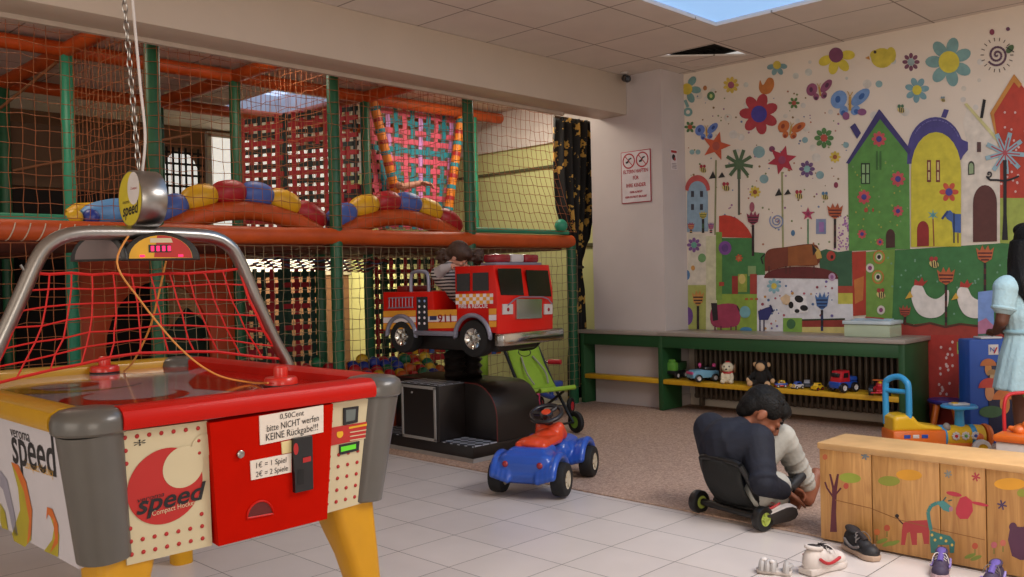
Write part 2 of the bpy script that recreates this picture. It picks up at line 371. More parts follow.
# arch panel in the second row
out = [(2.30, .02), (2.30, 1.32), (3.44, 1.32), (3.44, .02), (3.25, .02), (3.25, .62)] + [(2.86 + .39 * cos(R(a)), .62 + .5 * sin(R(a))) for a in range(15, 180, 15)] + [(2.47, .62), (2.47, .02)]
YZ = lambda y: M(((1, 0, 0, 0), (0, 0, -1, y), (0, 1, 0, 0), (0, 0, 0, 1)))
MB().prism(out, .05, mo2, mx=YZ(6.38), bevel=.008).obj('arch_panel', pf)
# near-black and brown backing panels behind the left bays
MB().box((2.2, 7.7, .68), (2.5, .03, 1.3), mat('dark_backing', '17110e', .95)).obj('backing_panel', pf)
MB().box((2.1, 7.72, 2.15), (2.5, .03, .5), mat('brown_backing', '5c4634', .9)).obj('backing_panel', pf)
MB().box((2.3, 7.7, 1.65), (2.3, .03, .45), mat('dark_backing', '17110e', .95)).obj('backing_panel', pf)
# woven webs: strips passing over and under each other
def weave(q, nu, nv, cu, cv, w=.035, name='woven_web', amp=.006, skip=None):
    q = [V(p) for p in q]
    P = lambda u, v: q[0].lerp(q[1], u).lerp(q[3].lerp(q[2], u), v)
    N = (q[1] - q[0]).cross(q[3] - q[0]).normalized(); b = MB(); th = N * .0015
    def strip(pts, side, m):
        vs = []; fs = []
        for k, p in enumerate(pts):
            vs += [p - side + th, p + side + th, p + side - th, p - side - th]
            if k: a = 4 * k - 4; fs += [(a + i, a + (i + 1) % 4, a + 4 + (i + 1) % 4, a + 4 + i) for i in range(4)]
        b.add(vs, fs, m)
    for i in range(nu):
        u = (i + .5) / nu; pts = [P(u, (j + .5) / nv) + N * amp * (1 if (i + j) % 2 else -1) for j in range(nv)]
        pts = [P(u, 0)] + pts + [P(u, 1)]
        strip(pts, (P(1, .5) - P(0, .5)).normalized() * w / 2, cu[i % len(cu)])
    for j in range(nv):
        v = (j + .5) / nv; pts = [P((i + .5) / nu, v) - N * amp * (1 if (i + j) % 2 else -1) for i in range(nu)]
        pts = [P(0, v)] + pts + [P(1, v)]
        strip(pts, (P(.5, 1) - P(.5, 0)).normalized() * w / 2, cv[j % len(cv)])
    return b.obj(name, pf, angle=30)
wr = mat('web_red', '94121e', .7); wk = mat('web_black', '15201f', .7); wt = mat('web_teal', '1b7f8c', .7); wp = mat('web_pink', 'd1546a', .7); wl = mat('web_lilac', 'c98ac9', .7); wg = mat('web_dark_green', '123226', .7)
weave([(3.52, 6.36, 1.42), (4.66, 6.36, 1.42), (4.66, 6.36, 2.62), (3.52, 6.36, 2.36)], 15, 16, [wr, wr, wk], [wr, wk], .04)
if 0: weave([(3.52, 7.0, 1.42), (4.66, 6.9, 1.42), (4.66, 6.9, 2.5), (3.52, 7.0, 2.4)], 10, 9, [wk, wr], [wk, wr], .035)
weave([(4.86, 6.4, 1.55), (5.72, 6.4, 1.55), (5.88, 6.45, 2.66), (4.80, 6.45, 2.66)], 11, 13, [wp, wt, wl, wt], [wp, wp, wt], .05)
for a, b in (((5.10, 6.33, 1.62), (4.80, 6.33, 2.66)), ((5.60, 6.33, 1.5), (5.85, 6.33, 2.66))):
    o = MB().tube([a, b], .042, mat('orange_bright_pad', 'd97a1a', .5), 14).obj('slanted_pole', pf)
    d = V(b) - V(a)
    for k in range(11): MB().tube([V(a) + d * ((k + .15) / 11), V(a) + d * ((k + .5) / 11)], .044, [wt, mr_][k % 2], 14).obj('coloured_band', o)
weave([(3.52, 6.36, .25), (4.2, 6.36, .25), (4.2, 6.36, 1.2), (3.52, 6.36, 1.2)], 9, 11, [wr, wg, wg], [wg, wr], .04)
weave([(3.52, 5.9, 1.3), (4.66, 5.9, 1.26), (4.66, 6.3, 1.16), (3.52, 6.3, 1.22)], 16, 5, [wr, wk], [wr, mb_], .03)
weave([(4.78, 6.36, .25), (5.5, 6.36, .25), (5.5, 6.36, 1.3), (4.78, 6.36, 1.3)], 9, 12, [wr, wg], [wg, wr, wg], .042)
MB().box((4.0, 6.55, .45), (1.1, .04, .9), mat('dark_green_cloth', '10261a', .9), mx=T(3.2, 6.5, .1) @ rot(0, 40, 0) @ T(-4.0, -6.5, -.3)).obj('side_ramp', pf)
# low padded wall around the ball pit
for k, (z, c) in enumerate(((.09, 'b4471a'), (.21, '1f5d3a'), (.33, '3a4180'))):
    for i in (2,): MB().tube([(GX[i] + .045, 5.06, z), (GX[i + 1] - .045, 5.06, z)], .06, mat('pit_pad_%d' % k, c, .5), 14).obj('pit_pad', pf)
bl = MB(); rd = random.Random(4); cs = [mr_, mr_, mr_, my_, mb_, mg2, mo]
for i in range(18):
    for j in range(4): bl.box((4.78 + i * .062, 5.9, .42 + j * .065), (.055, .05, .055), rd.choice(cs), bevel=.008)
bl.obj('block_panel', pf)
# balls
mball = [mat('ball_' + n, c, .35, var=.03) for n, c in (('red', 'b8202a'), ('blue', '2c3f96'), ('yellow', 'd9ae2a'), ('green', '1f6b45'), ('orange', 'c45a22'))]
bn = ['red', 'blue', 'yellow', 'green', 'orange']
bproto = [MB().ell((0, 0, 0), (.047, .047, .047), m, n=20, k=12).mesh('ball', 60) for m in mball]
def ball(p, c, label, group=None):
    o = bpy.data.objects.new('plastic_ball', bproto[c]); COL.objects.link(o); o.location = p
    return tag(o, label, 'ball', group)
ball(at(74, 217.5, Y=5.115), 2, 'yellow plastic ball lying on the orange rail beside a blue ball')
ball(at(91, 217.5, Y=5.115), 1, 'dark blue plastic ball lying on the orange rail beside a yellow ball')
rd = random.Random(11)
for j in range(5):
    for i in range(11):
        x = 3.56 + i * .098 + (j % 2) * .045; c = rd.choice([0, 0, 1, 1, 2, 2, 3, 4, 4])
        if x > 4.6: continue
        ball((x, 5.19 + j * .09, .34 + j * .028 + rd.uniform(0, .05)), c, '%s plastic ball in the ball pit behind the net' % bn[c], '%s balls in the ball pit' % bn[c])
MB().box((4.08, 5.65, .15), (1.1, 1.1, .28), mat('pit_fill', '3a2a26', .9)).obj('pit_floor', pf)
# ------------------------------------------------------------------ air hockey table
TX, TY = 1.21, 2.78
tb = thing('air_hockey_table', 'coin-operated air hockey table with red and yellow rails, yellow legs and a silver arch', 'air hockey table', (TX, TY, 0))
def atp(px, py, p0, n, off=0.):
    d = ray(px, py); p0 = V(p0) + V(n).normalized() * off; t = (p0 - CP).dot(V(n)) / d.dot(V(n)); return CP + d * t
FP = ((1.2, 2.125, .745), (0, -.3, -.03)); LP = ((.765, 2.8, .745), (-.3, 0, -.03))
HL = T(-TX, -TY, 0)                                   # room -> table coordinates
ft = lambda px, py, off=.001: HL @ atp(px, py, FP[0], FP[1], off)
fl = lambda px, py, off=.001: HL @ atp(px, py, LP[0], LP[1], off)
def fmx(f, L, Rr, n, off=.0015):
    a = f(*L, off); b = f(*Rr, off); x = (b - a).normalized(); y = V(n).normalized().cross(x); return (a + b) / 2, (b - a).length, M(((x.x, y.x, 0, 0), (x.y, y.y, 0, 0), (x.z, y.z, 0, 0), (0, 0, 0, 1)))
def tpx(b, s, f, L, Rr, n, m, hs=1., off=.0015, bold=0., shear=0., size=None):
    c, w, X = fmx(f, L, Rr, n, off); b.text(s, size or w * hs, m, T(c) @ X, bold, shear, width=w)
hy = mat('table_yellow', 'bf8f06', .34, var=.04, coat=.4); hr = mat('table_red', 'b81204', .45, var=.04, coat=.05, spec=.15); hg = mat('table_grey', '55524d', .35, var=.05, coat=.2)
hc = mat('table_cream', 'c6ba98', .45, var=.03); hw = mat('table_side_white', 'c3bfc4', .5, var=.03); hk = mat('print_black', '17161a', .5, var=0); hdr = mat('dot_red', 'a81c1c', .5, var=0); hlr = mat('logo_red', 'b0221d', .5, var=.03)
hch = mat('chrome', 'b9b9ba', .22, 1., var=.03); hst = mat('brushed_steel', '9b9894', .3, 1., var=.06)
# body
b = MB(); zt, zb = .745, .445
def ring(dx, dy, z): return [(-dx, -dy, z), (dx, -dy, z), (dx, dy, z), (-dx, dy, z)]
b.add(ring(.408, .618, zb) + ring(.438, .648, zt), [(3, 2, 1, 0), (4, 5, 6, 7), (0, 1, 5, 4), (1, 2, 6, 5), (2, 3, 7, 6), (3, 0, 4, 7)], hw); b.obj('body', tb)
# cream front panels with raised dots
def quadpanel(name, q, f, m, n, th=.012):
    n = V(n).normalized(); P = [f(*p, .0) for p in q]; bb = MB()
    bb.add([p + n * th for p in P] + [p - n * .03 for p in P], [(3, 2, 1, 0), (4, 5, 6, 7), (0, 1, 5, 4), (1, 2, 6, 5), (2, 3, 7, 6), (3, 0, 4, 7)], m)
    return bb.obj(name, tb), P
def lerp2(q, u, v):
    t = V(q[0]).lerp(V(q[1]), u); s_ = V(q[3]).lerp(V(q[2]), u); return t.lerp(s_, v)
FN = FP[1]; LN = LP[1]
for q, nu, nv, skip in (([(117, 431), (205, 420), (210, 544), (125, 564)], 7, 10, lambda u, v: ((u - .5) / .5) ** 2 + ((v - .46) / .37) ** 2 < 1), ([(326, 403), (387, 394), (378, 497), (321, 513)], 6, 9, lambda u, v: v < .5 and .2 < u < .93)):
    n = V(FN).normalized(); P = [ft(*p, 0) for p in q]; bb = MB(); bb.add([p + n * .012 for p in P] + [p - n * .03 for p in P], [(3, 2, 1, 0), (4, 5, 6, 7), (0, 1, 5, 4), (1, 2, 6, 5), (2, 3, 7, 6), (3, 0, 4, 7)], hc)
    for i in range(nu):
        for j in range(nv):
            u = (i + .6) / (nu + .2); v = (j + .6) / (nv + .2)
            if skip(u, v): continue
            p = lerp2(q, u, v); c = ft(p.x, p.y, .012); bb.ell(c, (.0055, .004, .0055), hdr, n=10, k=6)
    bb.obj('front_panel', tb)
# crescent logo
bb = MB(); c = ft(166, 486, .0135); rx = V((1, 0, 0)); ry = V(FN).normalized().cross(rx); ry = -ry if ry.z < 0 else ry
e = lambda cx, cy, r, k, off=.0: c + rx * (cx + r * cos(k)) + ry * (cy + r * sin(k)) + V(FN).normalized() * off
bb.poly([e(0, 0, .094, 2 * pi * k / 48) for k in range(48)], hlr); bb.poly([e(.043, .040, .052, 2 * pi * k / 40, .0008) for k in range(40)], hc)
bb.poly([e(.093, .085, .03, 2 * pi * k / 24, .0006) for k in range(24)], hc)
lf = lambda px, py, off: ft(px, py, .0135 + off)
tpx(bb, 'speed', lf, (134, 508), (204, 491), FN, hk, .36, .0018, .0012, .25); tpx(bb, 'veroma', lf, (137, 501), (164, 494), FN, hk, .26, .0018, .0, .2); tpx(bb, 'Compact Hockey', lf, (152, 514), (196, 502), FN, hc, .16, .0018)
tpx(bb, '*', lf, (134, 447), (146, 444), FN, hk, 1.2, .0005); bb.obj('logo', tb)
# red coin door
dq = [(204, 421), (327, 402), (321, 516), (213, 543)]
o, P = quadpanel('coin_door', dq, ft, mat('door_red', 'b21103', .6, var=.04, spec=.03), FN, .03)
fd = lambda px, py, off=0: ft(px, py, .031 + off)
def plate(name, q, m, par, f=fd, th=.002):
    n = V(FN).normalized(); P = [f(*p, 0) for p in q]; x = MB(); x.add([p + n * th for p in P] + [p - n * .002 for p in P], [(3, 2, 1, 0), (4, 5, 6, 7), (0, 1, 5, 4), (1, 2, 6, 5), (2, 3, 7, 6), (3, 0, 4, 7)], m); return x
mpaper = mat('notice_paper', 'ddd3c6', .7, var=.02); fd2 = lambda px, py, off: fd(px, py, .0025 + off)
x = plate('', [(259, 416), (323, 405), (323, 432), (260, 445)], mpaper, o); tpx(x, '0,50Cent', fd2, (280, 417), (304, 413), FN, hk, .28, .0006); tpx(x, 'bitte NICHT werfen', fd2, (267, 429), (319, 418), FN, hk, .16, .0006); tpx(x, 'KEINE Rückgabe!!!', fd2, (266, 438), (318, 427), FN, hk, .17, .0006); plabel(x.obj('notice', o), 'white notice about coins')
x = plate('', [(250, 461), (291, 453), (291, 472), (251, 480)], mpaper, o); tpx(x, '1€ = 1 Spiel', fd2, (256, 466), (286, 460), FN, hk, .24, .0006); tpx(x, '2€ = 2 Spiele', fd2, (256, 475), (288, 468), FN, hk, .22, .0006); plabel(x.obj('price_notice', o), 'white price notice')
x = plate('', [(291, 438), (310, 435), (311, 488), (293, 492)], mat('black_plastic', '141315', .35), o, th=.012)
f3 = lambda px, py, off: fd(px, py, .0125 + off)
x.poly([f3(296 + 2.5 * cos(a), 449 + 6 * sin(a), .0008) for a in [2 * pi * k / 16 for k in range(16)]], hdr); x.poly([f3(*p, .0008) for p in ((303, 458), (311, 456), (311, 461), (303, 463))], hdr); x.poly([f3(*p, .0008) for p in ((298, 470), (304, 469), (304, 484), (298, 485))], mat('slot_black', '050505', .6)); x.obj('coin_slot', o)
x = plate('', [(281, 442), (291, 440), (291, 452), (282, 454)], mat('coin_sticker', 'd6c58f', .6), o); x.obj('sticker', o)
x = MB(); x.lathe([(.010, 0), (.010, .006), (.006, .008)], hst, 16, T(fd(240, 454, 0)) @ rot(90, 0, 0)); x.obj('lock', o)
x = MB(); cc = [(260 + 13 * (-cos(a)), 516 - 15 * sin(a) + 2.4 * cos(a)) for a in [pi * k / 12 for k in range(13)]]
x.poly([fd(*p, .001) for p in cc], mat('chute_red', '5c0d0a', .6)); x.tube([fd(*p, .001) for p in cc], .003, hr, 6, True); x.obj('coin_return', o)
# display, card and score window on the right panel
f4 = lambda px, py, off=0: ft(px, py, .0125 + off)
x = plate('', [(343, 408), (358, 406), (357, 422), (343, 425)], hk, tb, f4, .004); x.poly([f4(*p, .0046) for p in ((346, 410), (356, 409), (355, 420), (346, 422))], mat('display_glass', '5d6663', .15)); x.obj('coin_reader', tb)
x = plate('', [(329, 428), (371, 421), (371, 437), (329, 446)], hlr, tb, f4, .002); x.disc((0, 0, 0), .011, my_, T(f4(340, 434, .0027)) @ rot(90, 0, 0)); x.poly([f4(*p, .0026) for p in ((349, 427), (370, 423), (370, 425), (349, 429))], my_)
for k in range(3): x.poly([f4(*p, .0026) for p in ((350, 432 + k * 4), (368, 429 + k * 4), (368, 430 + k * 4), (350, 433 + k * 4))], hc)
x.obj('instruction_card', tb)
x = plate('', [(339, 445), (359, 441), (358, 450), (339, 455)], hk, tb, f4, .004); x.poly([f4(*p, .0046) for p in ((341, 447), (356, 444), (356, 448.5), (341, 452))], emit('green_lcd', '4fae1c', .55)); x.obj('credit_display', tb)
# left side panel
q = [(-70, 411), (60, 440), (70, 566), (-70, 497)]
n = V(LN).normalized(); P = [V((.765 + (.745 - z) * .1 - TX, y, z)) for y, z in ((.575, .742), (-.575, .742), (-.56, .418), (.56, .418))]; bb = MB(); bb.add([p + n * .008 for p in P] + [p - n * .02 for p in P], [(3, 2, 1, 0), (4, 5, 6, 7), (0, 1, 5, 4), (1, 2, 6, 5), (2, 3, 7, 6), (3, 0, 4, 7)], hw); o = bb.obj('side_panel', tb); bb = MB(); f5 = lambda px, py, off: fl(px, py, .0085 + off)
tpx(bb, 'speed', f5, (10, 445), (55, 459), LN, hk, .45, .0008, .0015, .15); tpx(bb, 'veroma', f5, (10, 431), (29, 437), LN, hk, .3, .0008, 0, .1); tpx(bb, 'Compact Hockey', f5, (24, 464), (53, 473), LN, my_, .16, .0008)
sw1 = mat('swirl_olive', 'a89a1c', .5); sw2 = mat('swirl_orange', 'c6641c', .5)
def sw(pts, m, off): bb.poly([f5(*p, off) for p in pts], m)
sw([(11, 462), (20, 470), (27, 488), (32, 515), (31, 540), (25, 547), (14, 541), (12, 534), (20, 510), (18, 488)], sw1, .0008); sw([(11, 462), (18, 465), (26, 482), (32, 510), (31, 535), (27, 545), (29, 520), (24, 492), (17, 474)], sw2, .0012)
sw([(47, 507), (53, 513), (59, 535), (58, 557), (44, 551), (52, 540), (54, 528)], sw1, .0008); sw([(47, 507), (52, 509), (58, 525), (58, 543), (50, 553), (55, 538), (53, 520), (48, 514), (46, 520)], sw2, .0012)
sw([(0, 470), (7, 480), (14, 512), (18, 535), (14, 537), (9, 512), (3, 490), (0, 486)], mat('swirl_grey', '8d8a98', .5), .0008); sw([(0, 503), (5, 512), (8, 530), (2, 528), (0, 520)], sw1, .001)
bb.obj('side_print', o)
# corner posts and caps
for sx in (-1, 1):
    for sy in (-1, 1):
        cx, cy = sx * .405, sy * .615
        MB().tube([(cx - sx * .035, cy - sy * .025, .438), (cx - sx * .035, cy - sy * .025, .444), (cx, cy, .75)], [.058, .064, .076], hg, 26).obj('corner_post', tb)
        MB().lathe([(.080, .744), (.086, .75), (.087, .772), (.082, .789), (.068, .799), (.04, .804), (.001, .805)], hg, 28, T(cx, cy, 0)).obj('corner_cap', tb)
prof = [(-.045, 0), (.045, 0), (.05, .010), (.05, .028), (.042, .043), (.025, .052), (-.02, .052), (-.042, .043), (-.045, .032)]
def railm(name, a, c, inner, m):
    a = V(a); c = V(c); x = (c - a).normalized(); X = frame(a, inner, (0, 0, 1)); L = (c - a).length; X = frame(a, -V(inner), (0, 0, 1))
    z = V((X[0][2], X[1][2], X[2][2])); 
    if z.dot(x) < 0: X = X @ T(0, 0, -L)
    MB().prism(prof, L, m, X).obj(name, tb, 30)
railm('front_rail', (-.36, -.645, .750), (.36, -.645, .750), (0, 1, 0), hr); railm('far_rail', (-.36, .645, .750), (.36, .645, .750), (0, -1, 0), hy)
railm('side_rail', (-.435, -.57, .750), (-.435, .57, .750), (1, 0, 0), hy); railm('side_rail', (.435, -.57, .750), (.435, .57, .750), (-1, 0, 0), hr)
# playing field with its printed swirls
pfm = mat('playfield', 'b7a3a6', .12, var=.05, coat=.6); b = MB(); b.box((0, 0, .762), (.82, 1.24, .016), pfm)
def swirl(cx, cy, r, cut, m, z): 
    n = 40; b.poly([(cx + r * cos(2 * pi * k / n), cy + r * sin(2 * pi * k / n), z) for k in range(n)], m); b.poly([(cx + cut[0] + cut[2] * cos(2 * pi * k / n), cy + cut[1] + cut[2] * sin(2 * pi * k / n), z + .0004) for k in range(n)], pfm)
fr = mat('field_red', 'b5180f', .12, coat=.6); fy = mat('field_olive', 'b98a1c', .12, coat=.6)
b.poly([(.40, -.6, .7706), (.40, .35, .7706), (.26, .2, .7706), (.12, -.02, .7706), (.05, -.2, .7706), (.1, -.42, .7706), (.18, -.6, .7706)], fr); b.poly([(.30, .35, .7706), (.40, .45, .7706), (.40, .6, .7706), (.1, .6, .7706), (.14, .42, .7706)], fr)
swirl(-.16, -.22, .17, (.03, .04, .125), fr, .7706); swirl(-.15, .22, .2, (.05, -.03, .15), fy, .7706); swirl(-.16, .24, .1, (-.03, 0, .07), fr, .7712); b.poly([(-.4, -.6, .7706), (-.2, -.6, .7706), (-.3, -.45, .7706), (-.4, -.2, .7706)], fr)
b.obj('playfield', tb)
# legs
for sx in (-1, 1):
    for sy in (-1, 1):
        b = MB(); S = []
        for z, w, o_ in ((.45, .142, .0), (.42, .140, -.001), (.36, .126, -.004), (.28, .105, -.009), (.18, .087, -.014), (.06, .078, -.018), (.0, .076, -.019)):
            x1 = .398 - o_; y1 = .628 - o_; S.append([(sx * (x1 - w), sy * (y1 - w), z), (sx * x1, sy * (y1 - w), z), (sx * x1, sy * y1, z), (sx * (x1 - w), sy * y1, z)])
        vs = [p for r_ in S for p in r_]; fs = [tuple(range(4)), tuple(range(24, 28))[::-1]]
        for k in range(6): fs += [(4 * k + i, 4 * k + (i + 1) % 4, 4 * k + 4 + (i + 1) % 4, 4 * k + 4 + i) for i in range(4)]
        bm2 = bmesh.new(); vv = [bm2.verts.new(p) for p in vs]; [bm2.faces.new([vv[i] for i in f]) for f in fs]; bmesh.ops.recalc_face_normals(bm2, faces=bm2.faces[:])
        es = [e for e in bm2.edges if abs(e.verts[0].co.z - e.verts[1].co.z) > .01]; bmesh.ops.bevel(bm2, geom=es, offset=.025, segments=3, profile=.5, affect='EDGES')
        MB().bm(bm2, mat('leg_yellow', 'c48d00', .4, var=.05)).obj('leg', tb, 50)
b = MB(); b.tube(smooth([(-.13, -.5, .52), (-.12, -.5, .43), (-.1, -.5, .40), (-.08, -.5, .44), (-.06, -.48, .52)]), .004, hk, 6); b.obj('cable', tb)
# arch, net, scoreboards
AP = [(.50, .735), (.49, .80), (.44, .89), (.375, 1.03), (.315, 1.165), (.275, 1.215), (.215, 1.24), (.12, 1.246), (0, 1.247)]
ap = [(x, -.01, z) for x, z in AP] + [(-x, -.01, z) for x, z in AP[-2::-1]]
MB().tube(smooth(ap, 5), .022, hst, 14).obj('arch', tb)
for s_ in (-1, 1): MB().box((s_ * .49, -.01, .745), (.05, .07, .05), hg, .01).obj('arch_foot', tb)
mnet = mat('red_net', 'c51a14', .6); b = MB()
def NP(u, v):
    tl = V((-.345, -.012, 1.128)); tr = V((.312, -.012, 1.135)); top = tl.lerp(tr, u) + V((0, 0, -.012 * sin(pi * u)))
    xb = lerp(-.47, .475, u); bot = V((xb, -.012 - .03 * sin(pi * u), .815 + .06 * sin(pi * u)))
    return top.lerp(bot, v) + V((.02 * (u - .5) * -sin(pi * v) * 2.5, -.01 * sin(pi * v), 0))
rd = random.Random(3); G = {(i, j): NP(i / 11, j / 6) + V((rd.uniform(-.004, .004), 0, rd.uniform(-.004, .004))) for i in range(12) for j in range(7)}
for i in range(12): b.tube([G[i, j] for j in range(7)], .0026 if 0 < i < 11 else .005, mnet, 5)
for j in range(7): b.tube([G[i, j] for i in range(12)], .0026 if 0 < j < 6 else .0045, mnet, 5)
b.tube(smooth([G[11, 6], (.487, -.012, .81)]), .012, mnet, 6); b.tube([G[0, 0], (-.36, -.012, 1.15)], .004, hst, 5); b.obj('net', tb, 60)
def scoreboard(c, az, w, h, dim):
    X = T(c) @ rot(0, 0, az); hm = lambda k: [(w / 2 * k * cos(R(a)), -h * .5 + (1 - k) * h * .35 + h * k * sin(R(a)), 0) for a in range(0, 181, 12)]
    Y = X @ rot(90, 0, 0); b = MB(); b.prism(hm(1), .05, mat('scoreboard_black', '15120f', .4), Y @ T(0, 0, -.025), .006); o = b.obj('scoreboard', tb); f = MB(); Z = Y @ T(0, 0, .0262)
    f.poly(hm(.8), my_ if not dim else mat('score_face_grey', '6a5a57', .4), Z)
    f.poly([p for p in hm(.79) if p[0] > -.02] + [(-.02, -h * .39, 0)], hlr if not dim else mat('score_face_grey', '6a5a57', .4), Z @ T(0, 0, .0006))
    if not dim:
        f.poly([(-.035, -.02, 0), (.03, -.02, 0), (.03, .004, 0), (-.035, .004, 0)], hk, Z @ T(0, 0, .0012)); f.poly([(-.03, .01, 0), (.035, .01, 0), (.03, .024, 0), (-.03, .024, 0)], hc, Z @ T(0, 0, .0012))
        for xx in (-.028, -.012, .004, .02): f.poly([(xx, -.016, 0), (xx + .009, -.016, 0), (xx + .009, 0, 0), (xx, 0, 0)], emit('score_digit', 'ff2060', 1.1), Z @ T(0, 0, .0018))
        for xx in (-.06, .05): f.poly([(xx, -.034, 0), (xx + .014, -.034, 0), (xx + .014, -.027, 0), (xx, -.027, 0)], emit('score_digit', 'ff2060', 1.1), Z @ T(0, 0, .0018))
    f.obj('score_face', o); return o
scoreboard((.028, -.055, 1.205), -26, .228, .088, False); scoreboard((-.105, .055, 1.205), -58, .2, .085, True)
# hanging drum sign
sg = thing('hanging_sign', 'round yellow and steel drum sign on a chain above the air hockey table', 'sign', (1.205, 2.77, 1.352))
b = MB(); D = rot(0, -90, 0); b.lathe([(.086, -.04), (.088, -.037), (.088, .037), (.086, .04)], hst, 40, D); b.obj('drum', sg)
b = MB(); Fx = T(-.0405, 0, 0) @ M(((0, 0, -1, 0), (-1, 0, 0, 0), (0, 1, 0, 0), (0, 0, 0, 1)))
b.disc((0, 0), .083, mat('sign_yellow', 'c9b72c', .35), Fx, 40); b.disc((.028, .03, .0006), .043, mat('sign_white', 'd9d3d0', .35), Fx, 32, ry=.05); b.text('speed', .052, hk, Fx @ T(.0, -.033, .001) @ rot(0, 0, 4), .001, .25, width=.115); b.text('veroma', .016, hk, Fx @ T(-.03, -.008, .001), 0, .2); b.text('Compact', .012, hlr, Fx @ T(.03, .03, .0012), 0, .2); b.obj('sign_face', sg)
top = at(124, 0, Y=2.77) - V((1.205, 2.77, 1.352)); d = (top - V((-.01, 0, .085))); zz = (CZ - .001 - 1.352 - .085) / d.z; b = MB(); n = 46
for k in range(n):
    c = V((-.01, 0, .092)) + d * (zz * (k + .5) / n) * .995; u = d.normalized(); X = frame(c, u, (0, 1, 0)) @ rot(90 * (k % 2), 0, 0); hl = d.length * zz / n * .66
    b.tube([X @ V(p) for p in [(hl * cos(a), .0075 * sin(a), 0) for a in [2 * pi * q / 10 for q in range(10)]]], .002, hst, 4, True)
b.obj('chain', sg)
b = MB(); b.tube(smooth([V((.0, 0, .085)), V((.012, 0, .2)), V((-.004, -.01, .36))] + [V((.012, -.01, .085)) + d * (zz * t_) for t_ in (.42, .7, .997)]), .0045, mat('white_cable', 'c9c2bd', .5), 8); b.obj('cable', sg)
# tether cords and strikers
mc = mat('tether_orange', 'd08a3a', .6)
tag(MB().tube(smooth([at(134, 228, Y=2.765), at(117, 262, Y=2.72), at(140, 300, Y=2.70), at(180, 348, Y=2.66), at(215, 374, Y=2.60), at(250, 382.5, Z=.775), at(268, 383, Z=.787)]), .0032, mc, 6).obj('tether_cord'), 'orange tether cord running from the drum sign to the near red striker', 'cord')
tag(MB().tube(smooth([at(166, 261, Y=2.8), at(155, 310, Y=2.85), at(147, 335, Y=2.9), at(133, 362, Y=3.0), at(124, 371, Z=.775)]), .0032, mc, 6).obj('tether_cord'), 'orange tether cord hanging from the scoreboard to the far end of the table', 'cord')
def striker(p, lab):
    t = thing('striker', lab, 'air hockey striker', p); m = mat('striker_red', 'cc2413', .3, var=.03, coat=.3)
    MB().lathe([(.046, 0), (.05, .003), (.05, .02), (.046, .026), (.03, .028)], m, 30).obj('base', t); MB().lathe([(.021, .027), (.021, .05), (.02, .056), (.015, .06), (.001, .06)], m, 24).obj('grip', t); MB().lathe([(.048, .0005), (.051, .002), (.051, .005), (.048, .006)], hk, 30).obj('felt_ring', t)
q = at(281, 385.5, Z=.771); striker((q.x, q.y, .7706), 'red striker on the air hockey table near the red side rail'); q = at(90, 370.5, Z=.771); striker((q.x, 3.352, .7706), 'red striker at the far yellow rail of the air hockey table')
# ------------------------------------------------------------------ painted mural on the right wall
mu = MB(); PM = {}; SH = []
def pc(c):
    if c not in PM:
        v = [int(c[i:i + 2], 16) for i in (0, 2, 4)]; g = sum(v) / 3
        PM[c] = mat('mural_paint_' + c, [(x * .82 + g * .18) / 255 for x in v], .6, var=.13, scale=18)
    return PM[c]
def pg(pts, c, l=1): SH.append((l, len(SH), pts, c))
def pgs(pts, c, l=1, n=5):
    k = len(pts); out = []
    for i in range(k):
        a, b, e, d = (V(pts[(i + j) % k]) for j in (-1, 0, 1, 2))
        for q in range(n): t = q / n; out.append(tuple(.5 * ((2 * b) + (e - a) * t + (2 * a - 5 * b + 4 * e - d) * t * t + (3 * b - a - 3 * e + d) * t ** 3)))
    pg(out, c, l)
def door(x0, x1, yb, yt, c, l):
    m = (x0 + x1) / 2; w = (x1 - x0) / 2; h = min(w * 1.5, (yb - yt) * .6); pg([(x0, yb)] + [(m - w * cos(pi * k / 12), yt + h - h * sin(pi * k / 12)) for k in range(13)] + [(x1, yb - .6)], c, l)
def el(x, y, rx, ry, c, l=1, a=0, n=18):
    pg([(x + rx * cos(t) * cos(R(a)) - ry * sin(t) * sin(R(a)), y + rx * cos(t) * sin(R(a)) + ry * sin(t) * cos(R(a))) for t in [2 * pi * k / n for k in range(n)]], c, l)
def rc(x0, y0, x1, y1, c, l=1): pg([(x0, y0), (x1, y0), (x1, y1), (x0, y1)], c, l)
def ln(pts, w, c, l=2):
    for (x0, y0), (x1, y1) in zip(pts, pts[1:]):
        d = math.hypot(x1 - x0, y1 - y0) or 1; nx, ny = -(y1 - y0) / d * w / 2, (x1 - x0) / d * w / 2
        pg([(x0 + nx, y0 + ny), (x1 + nx, y1 + ny), (x1 - nx, y1 - ny), (x0 - nx, y0 - ny)], c, l)
def flower(x, y, r, n, c, cc, l=2, rc_=.38, pl=.36, pw=.24, a0=0, cut=None):
    for k in range(n):
        a = a0 + 360 * k / n
        if cut and not cut(a % 360): continue
        el(x + .64 * r * .92 * cos(R(a)), y + .64 * r * sin(R(a)), r * pl, r * pw, c, l, a, 14)
    el(x, y, r * rc_ * .95, r * rc_, cc, l + 1)
def star(x, y, r, n, c, cc, l=3, a0=-90, k=.42):
    pg([(x + (r if i % 2 == 0 else r * k) * cos(R(a0 + 180 * i / n)), y + (r if i % 2 == 0 else r * k) * sin(R(a0 + 180 * i / n))) for i in range(2 * n)], c, l); el(x, y, r * .25, r * .28, cc, l + 1)
def stem_(x, y0, x1, y1, w=1.6, c='8a8a5a'): ln([(x, y0), (x1, y1)], w, c, 2)
def leaves(x, y): pg([(x - 1, y), (x - 8, y + 1), (x - 4, y - 7)], '2c2a26', 3); pg([(x + 1, y), (x + 8, y - 1), (x + 5, y - 6)], '2c2a26', 3)
